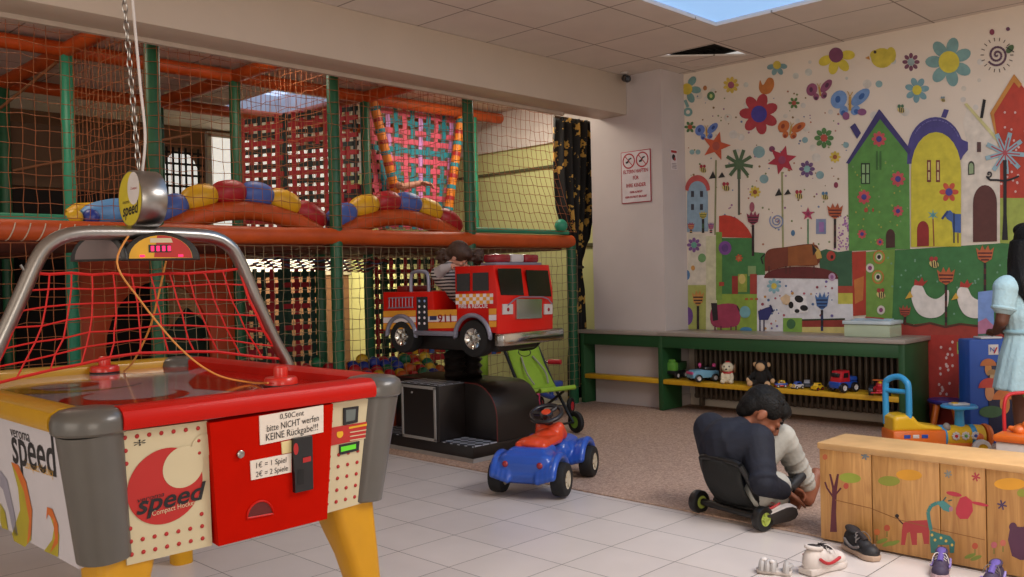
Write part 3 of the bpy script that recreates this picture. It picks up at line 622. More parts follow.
def bee(x, y, s=1, w='b02a3a'):
    el(x, y, 4 * s, 2.8 * s, 'd9c06a', 4, 25)
    for k in (-1.6, .2, 2): ln([(x + k * s, y - 2.3 * s), (x + (k + .6) * s, y + 2.6 * s)], .9 * s, '2b2521', 5)
    el(x - 2 * s, y - 4 * s, 1.7 * s, 2 * s, w, 5); el(x + 1.5 * s, y - 4.2 * s, 1.5 * s, 1.8 * s, w, 5)
def butterfly(x, y, s, c, c2, a=0):
    f = lambda u, v: (x + s * (u * cos(R(a)) - v * sin(R(a))), y + s * (u * sin(R(a)) + v * cos(R(a))))
    for (u, v, rx, ry, q, col, l) in ((-10, -2, 7.5, 9, 20, c, 3), (10, -7, 5.5, 11, 40, c, 3), (-4, 8, 4, 5, 0, c, 3), (7, 6, 4, 5, 30, c, 3), (-11, -2, 2.5, 3.4, 0, c2, 4), (11, -8, 2.2, 3.6, 30, c2, 4), (-4, 10, 2.2, 2.4, 0, c2, 4), (8, 7, 2.4, 2.2, 0, c2, 4)): X_, Y_ = f(u, v); el(X_, Y_, rx * s, ry * s, col, l, q + a)
    ln([f(2, 7), f(0, -6)], 2.4 * s, 'c9963a', 5); ln([f(0, -6), f(-3, -11)], .8 * s, 'c9963a', 5); ln([f(0, -6), f(2, -11)], .8 * s, 'c9963a', 5)
def tulip(x, y, w, h, c, c2, ys, l=4):
    pg([(x - w, y - h * .7), (x - w * .55, y - h * .35), (x - w * .3, y - h), (x, y - h * .4), (x + w * .35, y - h), (x + w * .55, y - h * .35), (x + w, y - h * .75), (x + w * .75, y + h * .55), (x, y + h), (x - w * .75, y + h * .55)], c, l)
    for k in (-.1, .3, .65): ln([(x - w * .8 * (1 - max(0, k - .2)), y + h * k), (x + w * .8 * (1 - max(0, k - .2)), y + h * k)], h * .16, c2, l + 1)
    n = max(3, int((ys - y - h) / 5))
    for k in range(n): a = y + h + (ys - y - h) * k / n; b = y + h + (ys - y - h) * (k + 1) / n; ln([(x, a), (x, b)], 2.4, ('2a2020', c2)[k % 2], l)
def spiral(x, y, r, turns, c, w=1.4, l=3):
    ln([(x + r * t * cos(6.283 * turns * t) * .95, y + r * t * sin(6.283 * turns * t)) for t in [k / 40 for k in range(41)]], w, c, l)
def cat_(px, py): return None
rd = random.Random(21)
# faint bubbles and specks on the white ground
for k in range(40): x = rd.uniform(690, 1000); y = rd.uniform(75, 175) - (x - 690) * .13; el(x, y, *[rd.uniform(1.5, 4.5)] * 2, rd.choice(['cdc4b4', 'd0c6b3', 'c2c3b6', 'cbc4b8']), 0)
for k in range(170): x = rd.uniform(688, 850); y = rd.uniform(90, 260); el(x, y, *[rd.uniform(.5, 1.2)] * 2, rd.choice(['9a5a8a', '7a8a4a', 'b06a4a', '6a7a9a', '8a6a3a']), 0, n=8)
# top row
flower(687, 89, 15, 6, '6d9a94', 'd4b62c', a0=-55, cut=lambda a: a < 80 or a > 280); ln([(685, 100), (688, 107)], 3, '6d9a94'); el(688, 112, 4.5, 4.5, '6d9a94', 2); el(688, 112, 2, 2, 'd9cbb9', 3)
flower(731, 85, 9, 9, 'd4b13a', 'a04a62', pl=.3, pw=.2); el(705, 88, 2, 2.5, 'b5713a'); el(711, 96, 4, 4.5, '4d7a4a'); el(711, 96, 1.5, 2, 'b9c46a', 2)
flower(777, 65, 11, 7, '6f979a', 'cdb233', a0=10, cut=lambda a: not 200 < a < 330); flower(836, 55, 20, 7, 'd9c22c', '7a3a5c', a0=0, cut=lambda a: a < 200 or a > 335)
pgs([(760, 80), (763, 85), (768, 78), (773, 79), (774, 86), (770, 93), (763, 94), (759, 89)], 'c9702a', 2)
for x, y, rx, ry in ((882, 58, 11, 10), (891, 55, 5, 8), (875, 55, 5, 5)): el(x, y, rx, ry, 'cfb92c', 2)
pg([(869, 56), (865, 58), (870, 60)], 'c9842a', 3); el(875, 52, 1.5, 1.6, '3a2a20', 4)
flower(911, 62, 10, 8, '7a4258', '8fa3a0', pl=.28, pw=.2); flower(949, 62, 25, 7, '6f9c98', 'd6c42c', a0=-25, rc_=.44); flower(917, 90, 13, 7, '6f9ea6', 'd6c42c', a0=-60)
spiral(997, 55, 11, 2.4, '5d3a4e', 2.2)
for k in range(18): a = 20 * k; ln([(997 + 13 * cos(R(a)), 55 + 14 * sin(R(a))), (997 + 16.5 * cos(R(a)), 55 + 17.5 * sin(R(a)))], .9, '5a4a3c')
el(1010, 49, 5, 3, '4c6a3c', 4, -50); ln([(1006, 47), (1014, 52)], 1, '2b2b26', 5); el(992, 32, 2.5, 3, '8a2f4a', 3); el(1008, 29, 2, 2, '6a3a5a', 3)
# flowers and butterflies below
flower(759, 114, 20, 7, 'b8323a', '43389a', a0=-75, rc_=.42, pl=.4, pw=.27); butterfly(819, 91, .72, '96486a', '5a2a4a', 0); butterfly(849, 103, 1.05, '6690c9', '2c5aa0', 8); el(846, 116, 3.5, 4, '8a4a78', 4); el(862, 112, 4.5, 3.5, '8a4a78', 4)
butterfly(790, 130, .72, 'd0662a', '9a3a20', 18); butterfly(706, 132, .62, '5a79c4', '2e4690', 5); flower(794, 103, 6, 6, '55803a', 'b5503a'); flower(824, 138, 11, 8, '4f8040', 'c04a3a', pl=.3, pw=.22, rc_=.34); flower(690, 127, 6, 6, '4f7a44', 'c4502c')
flower(835, 157, 6, 8, 'd9b93a', 'a0522c'); flower(807, 169, 9, 8, '6d4a78', '7fb0a8', pl=.3, pw=.22); flower(755, 192, 6, 8, 'd9b93a', 'a0522c')
for x, y, r in ((764, 179, 4.5), (820, 175, 4), (805, 140, 3), (846, 145, 3), (759, 152, 6), (879, 84, 3.5), (692, 152, 2.5), (698, 152, 2.5)): el(x, y, r, r, '7fa5a5', 1)
star(716, 146, 15, 5, 'd2512c', 'b04a3a', a0=-75); stem_(716, 160, 715, 235); leaves(717, 178); el(772, 149, 3, 3, '7a3a5a', 2)
for k in range(9): a = 40 * k + 10; ln([(739, 164), (739 + 14 * cos(R(a)), 164 + 15 * sin(R(a)))], 3.4, '4e6a45', 3)
stem_(739, 166, 739, 215, 2.2, '5a5a4a'); star(782, 160, 15, 6, 'b82a3c', '9a3a5a', a0=-75, k=.48); stem_(782, 172, 783, 250, 1.8, '9a9a62'); leaves(783, 195)
bee(703, 170, .9); bee(726, 188); bee(799, 196); bee(825, 197, .9, '4a7a9a'); bee(901, 110, .95, '4c7a58'); bee(943, 100, .6, '6a8a9a'); el(836, 185, 2.2, 3, '96324a', 2)
# blue tower house at the far end
door(687, 708, 232, 180, '86a4b8', 2)
pg([(697.5 - 12.5 * cos(pi * k / 12), 190 - 15 * sin(pi * k / 12)) for k in range(13)] + [(697.5 + 9 * cos(pi * k / 12), 191 - 10 * sin(pi * k / 12)) for k in range(13)], 'c74a44', 3)
for x in (691, 700):
    for y in (191, 204): rc(x, y, x + 3, y + 6, '3a3a44', 3); 
tulip(691, 226, 3.5, 4, 'a8324a', 'd49a4a', 233); tulip(703, 215, 4, 4, 'c9b23a', '3a5a3a', 233); tulip(711, 226, 3, 4, '8a4a88', 'c96a6a', 233)
pg([(688, 234), (706, 234), (706, 332), (688, 332)], 'cfc3ac', 1); rc(688, 285, 717, 332, 'a9ad4e', 1); rc(706, 236, 720, 332, 'c9c49a', 1)
flower(694, 245, 8, 8, '7a4a8a', '5aa08a', pl=.3, pw=.22); el(702, 258, 4, 4.5, '6a9a5a', 2); el(693, 268, 2, 2.5, 'c98a3a', 2); tulip(698, 298, 6, 8, 'd08a3a', '3a2a26', 331); el(688, 316, 5, 9, '6a3a8a', 2); el(687, 275, 3, 5, '4a7aa8', 2)
# green hill with the red roof
pg([(717, 294), (717, 238), (752, 238), (753, 252), (765, 253), (765, 296)], '3f8040', 1); pg([(719, 237), (719, 216), (725, 215), (731, 216), (737, 218.5), (743, 223), (748, 229), (751, 234), (752, 238)], 'cf3420', 2); rc(717, 294, 760, 332, '8aa834', 1); rc(716, 232, 722, 300, '7aa03a', 2)
el(725, 248, 6.5, 7, '7a4090', 3); el(725, 248, 3.5, 4, '5f3580', 4); flower(739, 258, 4, 7, 'd0522c', 'c97a3a', 3); rc(732, 276, 738, 294, 'a03026', 3); rc(738, 274, 747, 292, '93a436', 3); el(742, 279, 3.5, 5, 'cbb45a', 4); rc(748, 266, 756, 276, '7fa060', 3); rc(750, 274, 757, 294, 'a8382a', 3); rc(719, 282, 724, 286, 'b8402c', 3)
tulip(753, 218, 6.5, 7, '94304a', '3a2226', 256); el(752, 207, 2.5, 5, 'a04a5a', 3); spiral(777, 221, 8, 2.6, '7d8cb4', 1.2)
for k in range(3): rc(745 + 5 * k, 298, 748 + 5 * k, 300, 'c0552a', 3)
pgs([(713, 307), (737, 305), (738, 325), (713, 326)], 'a83250', 2); pg([(711, 303), (717, 303), (718, 320), (713, 321)], '2a2226', 3); ln([(737, 306), (741, 314)], 1.2, '3a2a2a', 3)
for x in (715, 721, 731, 736): ln([(x, 326), (x, 332)], 1.4, '6a2a3a', 3)
el(745, 312, 5.5, 6, '6aa6ac', 3); el(746, 330, 6, 3, '3d86b4', 3)
# brown cow on the dark red meadow
pgs([(765, 268), (767, 251), (786, 247), (812, 244), (819, 250), (817, 265), (790, 266), (768, 271)], '7c3520', 4); pg([(788, 247), (814, 244), (818, 265), (788, 266)], '98501f', 5); pg([(813, 246), (820, 250), (822, 258), (817, 259)], 'cfa244', 5); pg([(812, 244), (817, 250), (813, 256)], '2a2222', 6); ln([(765, 254), (761, 258), (763, 264)], 1.2, '2a2222', 4)
for x in (769, 786, 790, 814): ln([(x, 266), (x, 274)], 1.4, '5a2a20', 4)
pg([(764, 278)] + [(801 - 37 * cos(pi * k / 14), 277 - 10.5 * sin(pi * k / 14)) for k in range(15)] + [(838, 279)], '6a2422', 3); rc(757, 275, 838, 332, 'd2cfd0', 1)
star(808, 214, 7, 5, 'b83a5a', '8a2a4a'); stem_(808, 219, 808, 244, 1.6, '5a8a5a'); rc(816, 219, 826, 234, '7a86a8', 2); rc(819, 222, 824, 232, '9a6aa8', 3); el(793, 233, 2, 3, '4a7aa0', 2); tulip(835, 211, 8, 8, 'c0562c', '5a2a2a', 248)
for k in range(60): el(rd.uniform(838, 850), rd.uniform(215, 250), .8, .9, 'a05aa0', 2, n=8)
for k in range(45): el(rd.uniform(760, 836), rd.uniform(280, 330), *[rd.uniform(.6, 1.6)] * 2, rd.choice(['b04a5a', '6a5aa0', 'c98a3a', '9a3a4a', '4a6a9a']), 2, n=9)
flower(774, 286, 8, 8, '7fb0bc', 'd2b83a', pl=.32, pw=.22); el(832, 277, 3.5, 4, 'b890b0', 3); el(832, 277, 1.6, 2, '96548a', 4)
pg([(780, 298), (786, 294), (793, 298), (791, 305), (783, 304)], 'd9b68a', 3); pg([(790, 297), (806, 296), (808, 312), (790, 314)], 'e4dfdc', 3)
for x, y, rx, ry, a in ((799, 299, 4.5, 3.5, 20), (791, 305, 2.5, 3.5, 0), (804, 308, 4, 3, 10), (797, 311, 2.5, 2, 0)): el(x, y, rx, ry, '1c1a1c', 4, a)
pg([(758, 311), (765, 308), (772, 306), (772, 312), (768, 320), (759, 320)], '2c3070', 3); ln([(770, 305), (773, 312)], 2, '20265a', 4); 
for x in (760, 764): ln([(x, 320), (x, 331)], 1.3, '3a3450', 3)
tulip(822, 301, 7, 9, '3f6aa6', '22305a', 331); rc(783, 318, 802, 332, '7aa838', 2); el(791, 324, 4.5, 5, '3a6a3c', 3); rc(802, 320, 845, 327, '9a2e22', 2); ln([(802, 320), (845, 319)], 1.6, '2a3a22', 3); rc(802, 327, 845, 333, 'cdb964', 2)
# meadow right of the cow
pg([(818, 252), (826, 249), (838, 252), (852, 250), (852, 295), (838, 296), (838, 276), (820, 268)], '33603f', 2); el(831, 256, 4.5, 5, 'b83a2a', 4); el(832, 257, 1.5, 2, '3a2020', 5); rc(838, 292, 853, 304, 'c4bb3a', 2); rc(838, 286, 853, 293, 'b0402a', 3); rc(838, 304, 853, 320, 'd2cfd0', 2)
pg([(852, 252), (866, 251), (866, 315), (853, 316)], 'b8341f', 2); pg([(854, 280), (864, 276), (863, 300), (855, 304)], 'c9702a', 3)
# green gabled house
pg([(849, 251), (848, 162), (880, 114), (909, 152), (910, 249)], '55933a', 2); pg([(846, 163), (879, 109), (881, 111), (911, 150), (909, 155), (880, 119), (849, 164)], '3d3470', 3); pg([(850, 127), (855, 123), (861, 133), (857, 139)], '3d3470', 3)
for x, y, r in ((879, 139, 8), (898, 179, 8), (864, 197, 7.5), (898, 211, 6), (862, 234, 5), (880, 242, 4)): flower(x, y, r, 8, 'c9474a', '3d3a8a', 4, pl=.34, pw=.24); 
rc(861, 163, 870, 184, '2a3a26', 4); rc(862, 164.5, 865, 173, '86b070', 5); rc(866.3, 164.5, 869, 173, '86b070', 5); rc(862, 174.5, 865, 183, '86b070', 5); rc(866.3, 174.5, 869, 183, '86b070', 5)
for x in (876, 879.5): rc(x, 151, x + 2, 170, '3f7030', 4)
door(886, 895, 248, 229, '4a2a22', 4); el(866, 210, 2, 2.4, 'b04a2c', 4); el(873, 210, 1, 2, 'b04a2c', 4)
for k in range(40): el(rd.uniform(852, 908), rd.uniform(160, 245), .9, 1, rd.choice(['8aa83a', 'a8a03a', '7a9a5a']), 3, n=8)
# yellow domed house
pg([(907, 164)] + [(935.5 - 28 * cos(pi * k / 16), 152 - 35 * sin(pi * k / 16)) for k in range(15)] + [(963, 140), (968, 142), (968, 150), (963, 156), (961, 160)], '453d82', 2); door(911, 961, 247, 132, 'cfbf24', 3); pg([(941, 117), (944, 109), (949, 110), (946, 118)], '453d82', 2)
for k in range(60): t = rd.uniform(.1, .95); a = R(200 + 140 * t); el(936 + 25 * cos(a), 150 + 30 * sin(a), .6, .7, '6a62a0', 4 if True else 3, n=6)
for x in (927, 936): rc(x, 160, x + 4, 182, '7a2f2a', 4); rc(x + 1, 162, x + 3, 170, 'c9b06a', 5); rc(x + 1, 172, x + 3, 180, 'c9b06a', 5)
flower(949, 192, 10, 6, 'cf4a2a', '4a3f96', 4, pl=.38, pw=.26); door(917, 929, 246.5, 221, '9a2420', 4); star(933, 215, 6, 6, '5aa0a0', '4a8a8a', 4, k=.3); ln([(933, 219), (934, 246)], 1.2, '9a4a2a', 4)
pg([(944, 214), (950, 210), (954, 214), (961, 214), (961, 233), (953, 232), (952, 222), (947, 219)], '3c5ea2', 4); ln([(948, 211), (942, 219)], 2.2, '2a3f7a', 5); ln([(954, 213), (954, 243)], 1.3, '1f2a4a', 5); ln([(958, 233), (958, 243)], 1.2, '7a4a3a', 5)
# white and red houses
pg([(962, 243), (962, 160), (968, 150), (963, 122), (968, 105), (990, 130), (1000, 145), (1000, 240)], 'd3c6b3', 1); pg([(964, 104), (967, 103), (1000, 140), (998, 143)], 'c9c07a', 3); pg([(980, 118), (983, 99), (986, 100), (983, 118)], '1f1a18', 3); rc(977, 142, 981, 152, '5a3a36', 3); door(968, 974.5, 175, 161, '3a3a2a', 3); door(969, 973.5, 174, 163, '8aa070', 4)
door(973, 997, 242, 185, '5c2c24', 3)
pg([(990, 113), (1014, 76), (1034, 100), (1034, 198), (1000, 198), (1000, 150)], 'c0341c', 2); pg([(990, 113), (1014, 74), (1022, 84), (1019, 88), (1014, 82), (994, 114), (999, 150)], 'c9802a', 3)
for k in range(26): el(rd.uniform(1001, 1030), rd.uniform(110, 195), 1.2, 1.3, 'd2a8a0', 3, n=8)
pg([(1000, 198), (1034, 198), (1034, 245), (1000, 243)], '9aa83c', 2)
for k in range(9): a = 40 * k + 5; ln([(1005, 153), (1005 + 20 * cos(R(a)), 153 + 21 * sin(R(a)))], 4.4, '86aab4', 5); ln([(1005, 153), (1005 + 15 * cos(R(a)), 153 + 16 * sin(R(a)))], 1.4, 'b0424a', 6)
ln([(1005, 160), (1005, 240)], 3.4, '1f1a1c', 6); pg([(1002, 240), (1004, 200), (1006, 200), (1008, 240)], '1f1a1c', 6); ln([(987, 177), (990, 180), (997, 180), (1005, 181), (1012, 179), (1019, 176)], 2, '1f1a1c', 6); spiral(989, 174, 3.5, 1.4, '1f1a1c', 1.6, 6)
# hens on the green meadow
pg([(866, 252), (1034, 241), (1034, 330), (866, 322)], '38783a', 1); pg([(866, 252), (895, 249), (892, 322), (866, 322)], '6f9a36', 2)
for x, y in ((879, 257), (878, 277)): el(x, y, 6, 7, 'c9702a', 3); el(x, y, 4.6, 5.6, '8aa83c', 4); el(x, y, 3, 3.5, 'd2c9b2', 5); el(x, y, 1.8, 2.2, '2a2020', 6)
for x, y in ((870, 268), (881, 310)): el(x, y, 4, 4.5, 'd2c3b4', 4); el(x, y, 2, 2.3, '8a3a6a', 5)
bee(881, 295, 1.15, 'b0302c'); bee(934, 264, 1.25, 'b0302c')
def hen(x, y, s):
    f = lambda p: [(x + s * u, y + s * v) for u, v in p]
    pgs(f([(-18, -11), (-14, -17), (-7, -16), (-2, -7), (6, -3), (13, -6), (19, -12), (20, -6), (18, 6), (11, 14), (0, 16), (-10, 12), (-16, 2)]), 'd9cfc4', 4); pg(f([(-19, -11), (-24, -3), (-16, -5)]), 'd9a52a', 5); pg(f([(-15, -17), (-14, -23), (-10, -20), (-7, -25), (-5, -20), (-1, -22), (-6, -16)]), 'b32f24', 5)
hen(929, 302, 1.0); hen(974, 303, .95); tulip(946, 276, 9, 9, 'c05a2c', '5a2220', 328); tulip(985, 254, 9, 9, 'c05a2c', '5a2220', 296); tulip(905, 311, 6, 6, 'b0452c', '5a2220', 325)
for k in range(28): el(rd.uniform(888, 1010), rd.uniform(256, 315), 1, 1.1, '6a9a78', 2, n=8)
pg([(885, 326), (897, 322), (910, 325), (925, 323), (945, 327), (965, 324), (985, 327), (1034, 326), (1034, 350), (885, 350)], 'a83022', 3); ln([(885, 326), (900, 322), (915, 326), (930, 323), (945, 327), (960, 324), (985, 327)], 2.2, '5a2a1a', 4)
pg([(922, 335), (960, 335), (958, 430), (922, 430)], 'b8281c', 5)
for k in range(20): el(rd.uniform(939, 953), rd.uniform(342, 395), 1.3, 1.6, 'd2a9a0', 6, n=8)
pg([(957, 342), (975, 340), (975, 352), (957, 354)], '93a838', 5); rc(956, 355, 961, 410, 'a0a85a', 4); rc(958, 341, 964, 350, '3a4a2a', 6)
pg([(978, 292), (994, 290), (994, 346), (978, 345)], '6d8fd0', 5); pg([(978, 322), (986, 318), (994, 326), (994, 335), (978, 334)], 'b86a8a', 6); pg([(978, 334), (994, 333), (994, 347), (978, 346)], '3f6a58', 6)
for k, (l, i, pts, c) in enumerate(sorted(SH, key=lambda q: q[:2])):
    mu.poly([at(x, y, X=MX - .0006 - .000009 * k) for x, y in pts], pc(c))
tag(mu.obj('wall_mural', angle=5), 'colourful painted mural of houses, hens, flowers and butterflies on the white wall', 'mural', None, 'structure')
# ------------------------------------------------------------------ signs and small fittings
def wallq(q, X): return [at(*p, X=X) for p in q]
t = thing('no_feeding_sign', 'white sign with two red prohibition symbols and red text on the grey pillar', 'sign', (CX, 4.435, 1.9))
b = MB(); b.box((-.004, 0, 0), (.006, .30, .43), mat('sign_frame_red', '96202c', .5), .001); b.box((-.0075, 0, 0), (.002, .285, .415), mat('sign_white_face', 'c9bfc0', .4)); b.obj('board', t)
SX = T(-.0092, 0, 0) @ M(((0, 0, -1, 0), (-1, 0, 0, 0), (0, 1, 0, 0), (0, 0, 0, 1))); msr = mat('sign_red', '9c1f2b', .5, var=0); msk = mat('sign_black', '1c1618', .5, var=0)
b = MB()
for sx in (-1, 1):
    n = 28; r0, r1 = .052, .064; b.add([(sx * .068 + r * cos(2 * pi * k / n), .135 + r * sin(2 * pi * k / n), 0) for r in (r0, r1) for k in range(n)], [(k, (k + 1) % n, n + (k + 1) % n, n + k) for k in range(n)], msr, SX)
    b.poly([(sx * .068 - .03, .115, .0002), (sx * .068 - .005, .118, .0002), (sx * .068 + .01, .145, .0002), (sx * .068 + .03, .15, .0002), (sx * .068 + .025, .162, .0002), (sx * .068, .155, .0002), (sx * .068 - .015, .135, .0002), (sx * .068 - .032, .13, .0002)], msk, SX)
    d = .043; b.poly([(sx * .068 - d, .135 + d, .0005), (sx * .068 - d + .01, .135 + d, .0005), (sx * .068 + d, .135 - d, .0005), (sx * .068 + d - .01, .135 - d, .0005)], msr, SX)
for s, y, w, h in (('ELTERN HAFTEN', .045, .25, .042), ('FÜR', -.01, .06, .04), ('IHRE KINDER', -.07, .2, .042), ('OHNE AUFSICHT', -.125, .13, .022), ('KEIN ZUTRITT ERLAUBT', -.165, .22, .022)): b.text(s, h, msr, SX @ T(0, y, .0005), .001, width=w)
b.obj('lettering', t)
t = thing('notice_sign', 'small white notice with red print at the edge of the pillar', 'notice', (6.20, 4.1755, 2.025))
b = MB(); b.box((0, -.0025, 0), (.09, .003, .165), mat('sign_white_face', 'c9bfc0', .4)); b.obj('paper', t); b = MB(); SY = T(0, -.0045, 0) @ rot(90, 0, 0)
b.poly([(-.04, .055, 0), (.04, .055, 0), (.04, .075, 0), (-.04, .075, 0)], msr, SY); b.disc((-.005, .02, 0), .024, msk, SY, 16); b.disc((.01, .005, .0003), .014, msr, SY, 14)
for k in range(4): b.poly([(-.035, -.035 - k * .012, 0), (.035, -.035 - k * .012, 0), (.035, -.03 - k * .012, 0), (-.035, -.03 - k * .012, 0)], mat('print_grey', '7d7476', .6, var=0), SY)
b.obj('print', t)
p = at(637, 76, Z=2.70); t = thing('security_camera', 'small dark security camera at the ceiling corner of the pillar', 'camera', (5.93, 4.45, CZ))
b = MB(); b.lathe([(.035, 0), (.035, -.015), (.012, -.02), (.012, -.045)][::-1], mat('camera_white', 'b5aba3', .5), 18); b.obj('mount', t); b = MB(); b.tube([(-.0, 0, -.045), (-.03, -.05, -.065)], [.03, .03], mat('camera_black', '1b191b', .3), 16); b.obj('body', t); b = MB(); b.lathe([(.022, 0), (.018, .008), (.001, .01)], mat('lens_glass', '2a2c33', .1), 16, T(-.031, -.052, -.066) @ V((-.51, -.85, -.2)).to_track_quat('Z', 'Y').to_matrix().to_4x4()); b.obj('lens', t)
# curtain tied to the side of the opening
def curtain():
    mk = bpy.data.materials.new('curtain_cloth'); mk.use_nodes = True; nt = mk.node_tree; N = nt.nodes; L = nt.links; bb = N['Principled BSDF']; bb.inputs['Roughness'].default_value = .75
    tc = N.new('ShaderNodeTexCoord'); vo = N.new('ShaderNodeTexVoronoi'); vo.inputs['Scale'].default_value = 9; vo.inputs['Randomness'].default_value = 1; L.new(tc.outputs['Object'], vo.inputs['Vector'])
    no = N.new('ShaderNodeTexNoise'); no.inputs['Scale'].default_value = 34; no.inputs['Detail'].default_value = 3; L.new(tc.outputs['Object'], no.inputs['Vector'])
    ad = N.new('ShaderNodeMath'); ad.operation = 'MULTIPLY_ADD'; L.new(no.outputs['Fac'], ad.inputs[0]); ad.inputs[1].default_value = 1.1; L.new(vo.outputs['Distance'], ad.inputs[2])
    r = N.new('ShaderNodeValToRGB'); e = r.color_ramp.elements; e[0].position = .81; e[0].color = lin('c79a45'); e[1].position = .85; e[1].color = lin('14110f'); L.new(ad.outputs[0], r.inputs['Fac']); L.new(r.outputs['Color'], bb.inputs['Base Color'])
    t = thing('curtain', 'black curtain with gold pattern tied back beside the pillar', 'curtain', (6.115, 5.13, 0))
    W = [(a_, b_ * 1.06, c_ * 1.06) for a_, b_, c_ in [(2.40, -.26, .25), (2.0, -.265, .235), (1.7, -.255, .21), (1.45, -.19, .13), (1.3, -.10, .06), (1.2, -.05, .02), (1.12, -.055, .02), (.95, -.07, .05), (.6, -.12, .075), (.3, -.15, .08), (.02, -.16, .08)]]
    def P(u, v):
        z = 2.40 - 2.38 * v
        for (z0, a0, b0), (z1, a1, b1) in zip(W, W[1:]):
            if z0 >= z >= z1 - 1e-6: k = (z0 - z) / (z0 - z1); k = k * k * (3 - 2 * k); a = a0 + (a1 - a0) * k; c = b0 + (b1 - b0) * k; break
        w = c - a; amp = .012 + .03 * min(1, w / .4); return (a + w * u, amp * sin(u * 6.283 * 5.5 + .5 * sin(v * 5)) + .01 * sin(9 * v + 7 * u), 1.08 + (z - 1.08) * (1.056 if z > 1.08 else 1.0))
    b = MB(); b.grid(P, 90, 60, mk); b.obj('cloth', t, 80)
    b = MB(); b.torus((-.017, 0, 1.17), .04, .014, mat('tie_dark', '2a2218', .7), mx=None); b.obj('tie_back', t)
    b = MB(); b.tube([(-.3, 0, 2.47), (.28, 0, 2.47)], .011, mat('curtain_rod', '5a4a3a', .4), 8); b.obj('rod', t)
curtain()
# ------------------------------------------------------------------ coin ride: fire engine on a black base
RO = V((3.88, 4.32, 0)); rd_ = thing('fire_engine_ride', 'red fire engine coin ride with chrome bumper on a black base', 'kiddie ride', RO)
kb = mat('ride_black', '17110f', .35, var=.1, scale=5); kbt = mat('ride_trim_red', '5a1d1c', .4); ksv = mat('ride_silver', '9a9794', .4, .2); krd = mat('engine_red', 'c2160b', .35, var=.03, coat=.12, spec=.25); kgy = mat('fender_grey', '7e7d8c', .35, .3); kch = mat('engine_chrome', 'c9c6c0', .14, 1., var=.05); kgl = mat('engine_glass', '1d1512', .12, var=.05); kty = mat('tyre', '121112', .75, var=.1); kye = mat('engine_yellow', 'd9962c', .4); kwh = mat('engine_white', 'd9cfd2', .4)
def checker():
    m = bpy.data.materials.new('checker_plate'); m.use_nodes = True; nt = m.node_tree; b = nt.nodes['Principled BSDF']; tc = nt.nodes.new('ShaderNodeTexCoord'); c = nt.nodes.new('ShaderNodeTexChecker'); c.inputs['Scale'].default_value = 22
    c.inputs['Color1'].default_value = lin('a9adb8'); c.inputs['Color2'].default_value = lin('22262f'); mp_ = nt.nodes.new('ShaderNodeMapping'); mp_.inputs['Rotation'].default_value = (0, 0, R(45)); mp_.inputs['Location'].default_value = (0, 0, .013)
    nt.links.new(tc.outputs['Object'], mp_.inputs['Vector']); nt.links.new(mp_.outputs['Vector'], c.inputs['Vector']); nt.links.new(c.outputs['Color'], b.inputs['Base Color']); b.inputs['Metallic'].default_value = .05; b.inputs['Roughness'].default_value = .35; return m
kck = checker()
b = MB(); b.box((.0, .01, .055), (.60, .98, .09), kb, .004); b.box((.0, .01, .02), (.612, .992, .024), ksv); b.obj('base_platform', rd_)
b = MB(); pr = [(-.47, .10)] + [(-.27 - .2 * cos(R(a)), .24 + .20 * sin(R(a))) for a in range(0, 91, 9)] + [(.50, .44), (.50, .10)]
YZp = M(((0, 0, 1, -.09), (1, 0, 0, 0), (0, 1, 0, 0), (0, 0, 0, 1))); b.prism(pr, .39, kb, YZp, .006); b.tube([YZp @ V((p[0], p[1], 0)) for p in pr], .004, kbt, 5); b.obj('hood', rd_)
b = MB(); b.box((-.1965, -.005, .27), (.213, .37, .34), kb, .004); b.obj('coin_cabinet', rd_)
cbx = MB()
for c, s in (((-.198, -.335, .102), (.205, .285, .006)), ((-.198, .34, .102), (.205, .3, .006)), ((-.198, -.005, .443), (.21, .37, .006))): cbx = MB().box(c, s, kck); cbx.obj('checker_plate', rd_)
b = MB(); x = -.308
for c, s in (((x, -.155, .265), (.008, .018, .33)), ((x, .155, .265), (.008, .018, .33)), ((x, 0, .423), (.008, .328, .018)), ((x, 0, .107), (.008, .328, .018))): b.box(c, s, ksv, .002)
b.box((x + .002, 0, .265), (.004, .3, .3), kb); o = b.obj('cabinet_door', rd_); MB().lathe([(.007, 0), (.007, .006), (.001, .008)], ksv, 12, T(-.306, .06, .385) @ rot(0, -90, 0)).obj('lock', o)
b = MB()
for dx in (-.01, .13):
    b.tube([(dx, -.02 + .01 * (k % 2), .43 + .022 * k) for k in range(10)], [.062 if k % 2 else .075 for k in range(10)], kb, 20)
b.obj('bellows', rd_)
# engine frame: x forward, y towards the far side
EM = T(3.906 - RO.x, 4.22 - RO.y, 0) @ rot(0, 0, math.degrees(math.atan2(-.993, .122))); EW = T(RO) @ EM; EI = EW.inverted(); W2 = .285; L2 = .47
def es(px, py, y=-W2):
    o = EI @ CP; d = EI.to_3x3() @ ray(px, py); t = (y - o.y) / d.y; return o + d * t
def ef(px, py, x=L2):
    o = EI @ CP; d = EI.to_3x3() @ ray(px, py); t = (x - o.x) / d.x; return o + d * t
wr_ = es(402, 338); wf = es(473, 338); zb_ = .762; wr_.z = wf.z = .735
S2 = lambda px, py: (es(px, py).x, es(px, py).z)
xb = es(383, 300).x; bedz = es(400, 292).z; roofz = ef(497, 265).z; gx0 = es(433, 300).x; gx1 = es(455, 290).x; seatz = es(445, 316).z
ar = lambda c, r: [(c.x + r * cos(R(a)), max(zb_, c.z + r * sin(R(a)))) for a in range(165, 14, -15)]
low = [(xb, zb_)] + ar(wr_, .125) + ar(wf, .135) + [(L2, zb_)]
kin = mat('engine_inside', '8d1a14', .5)
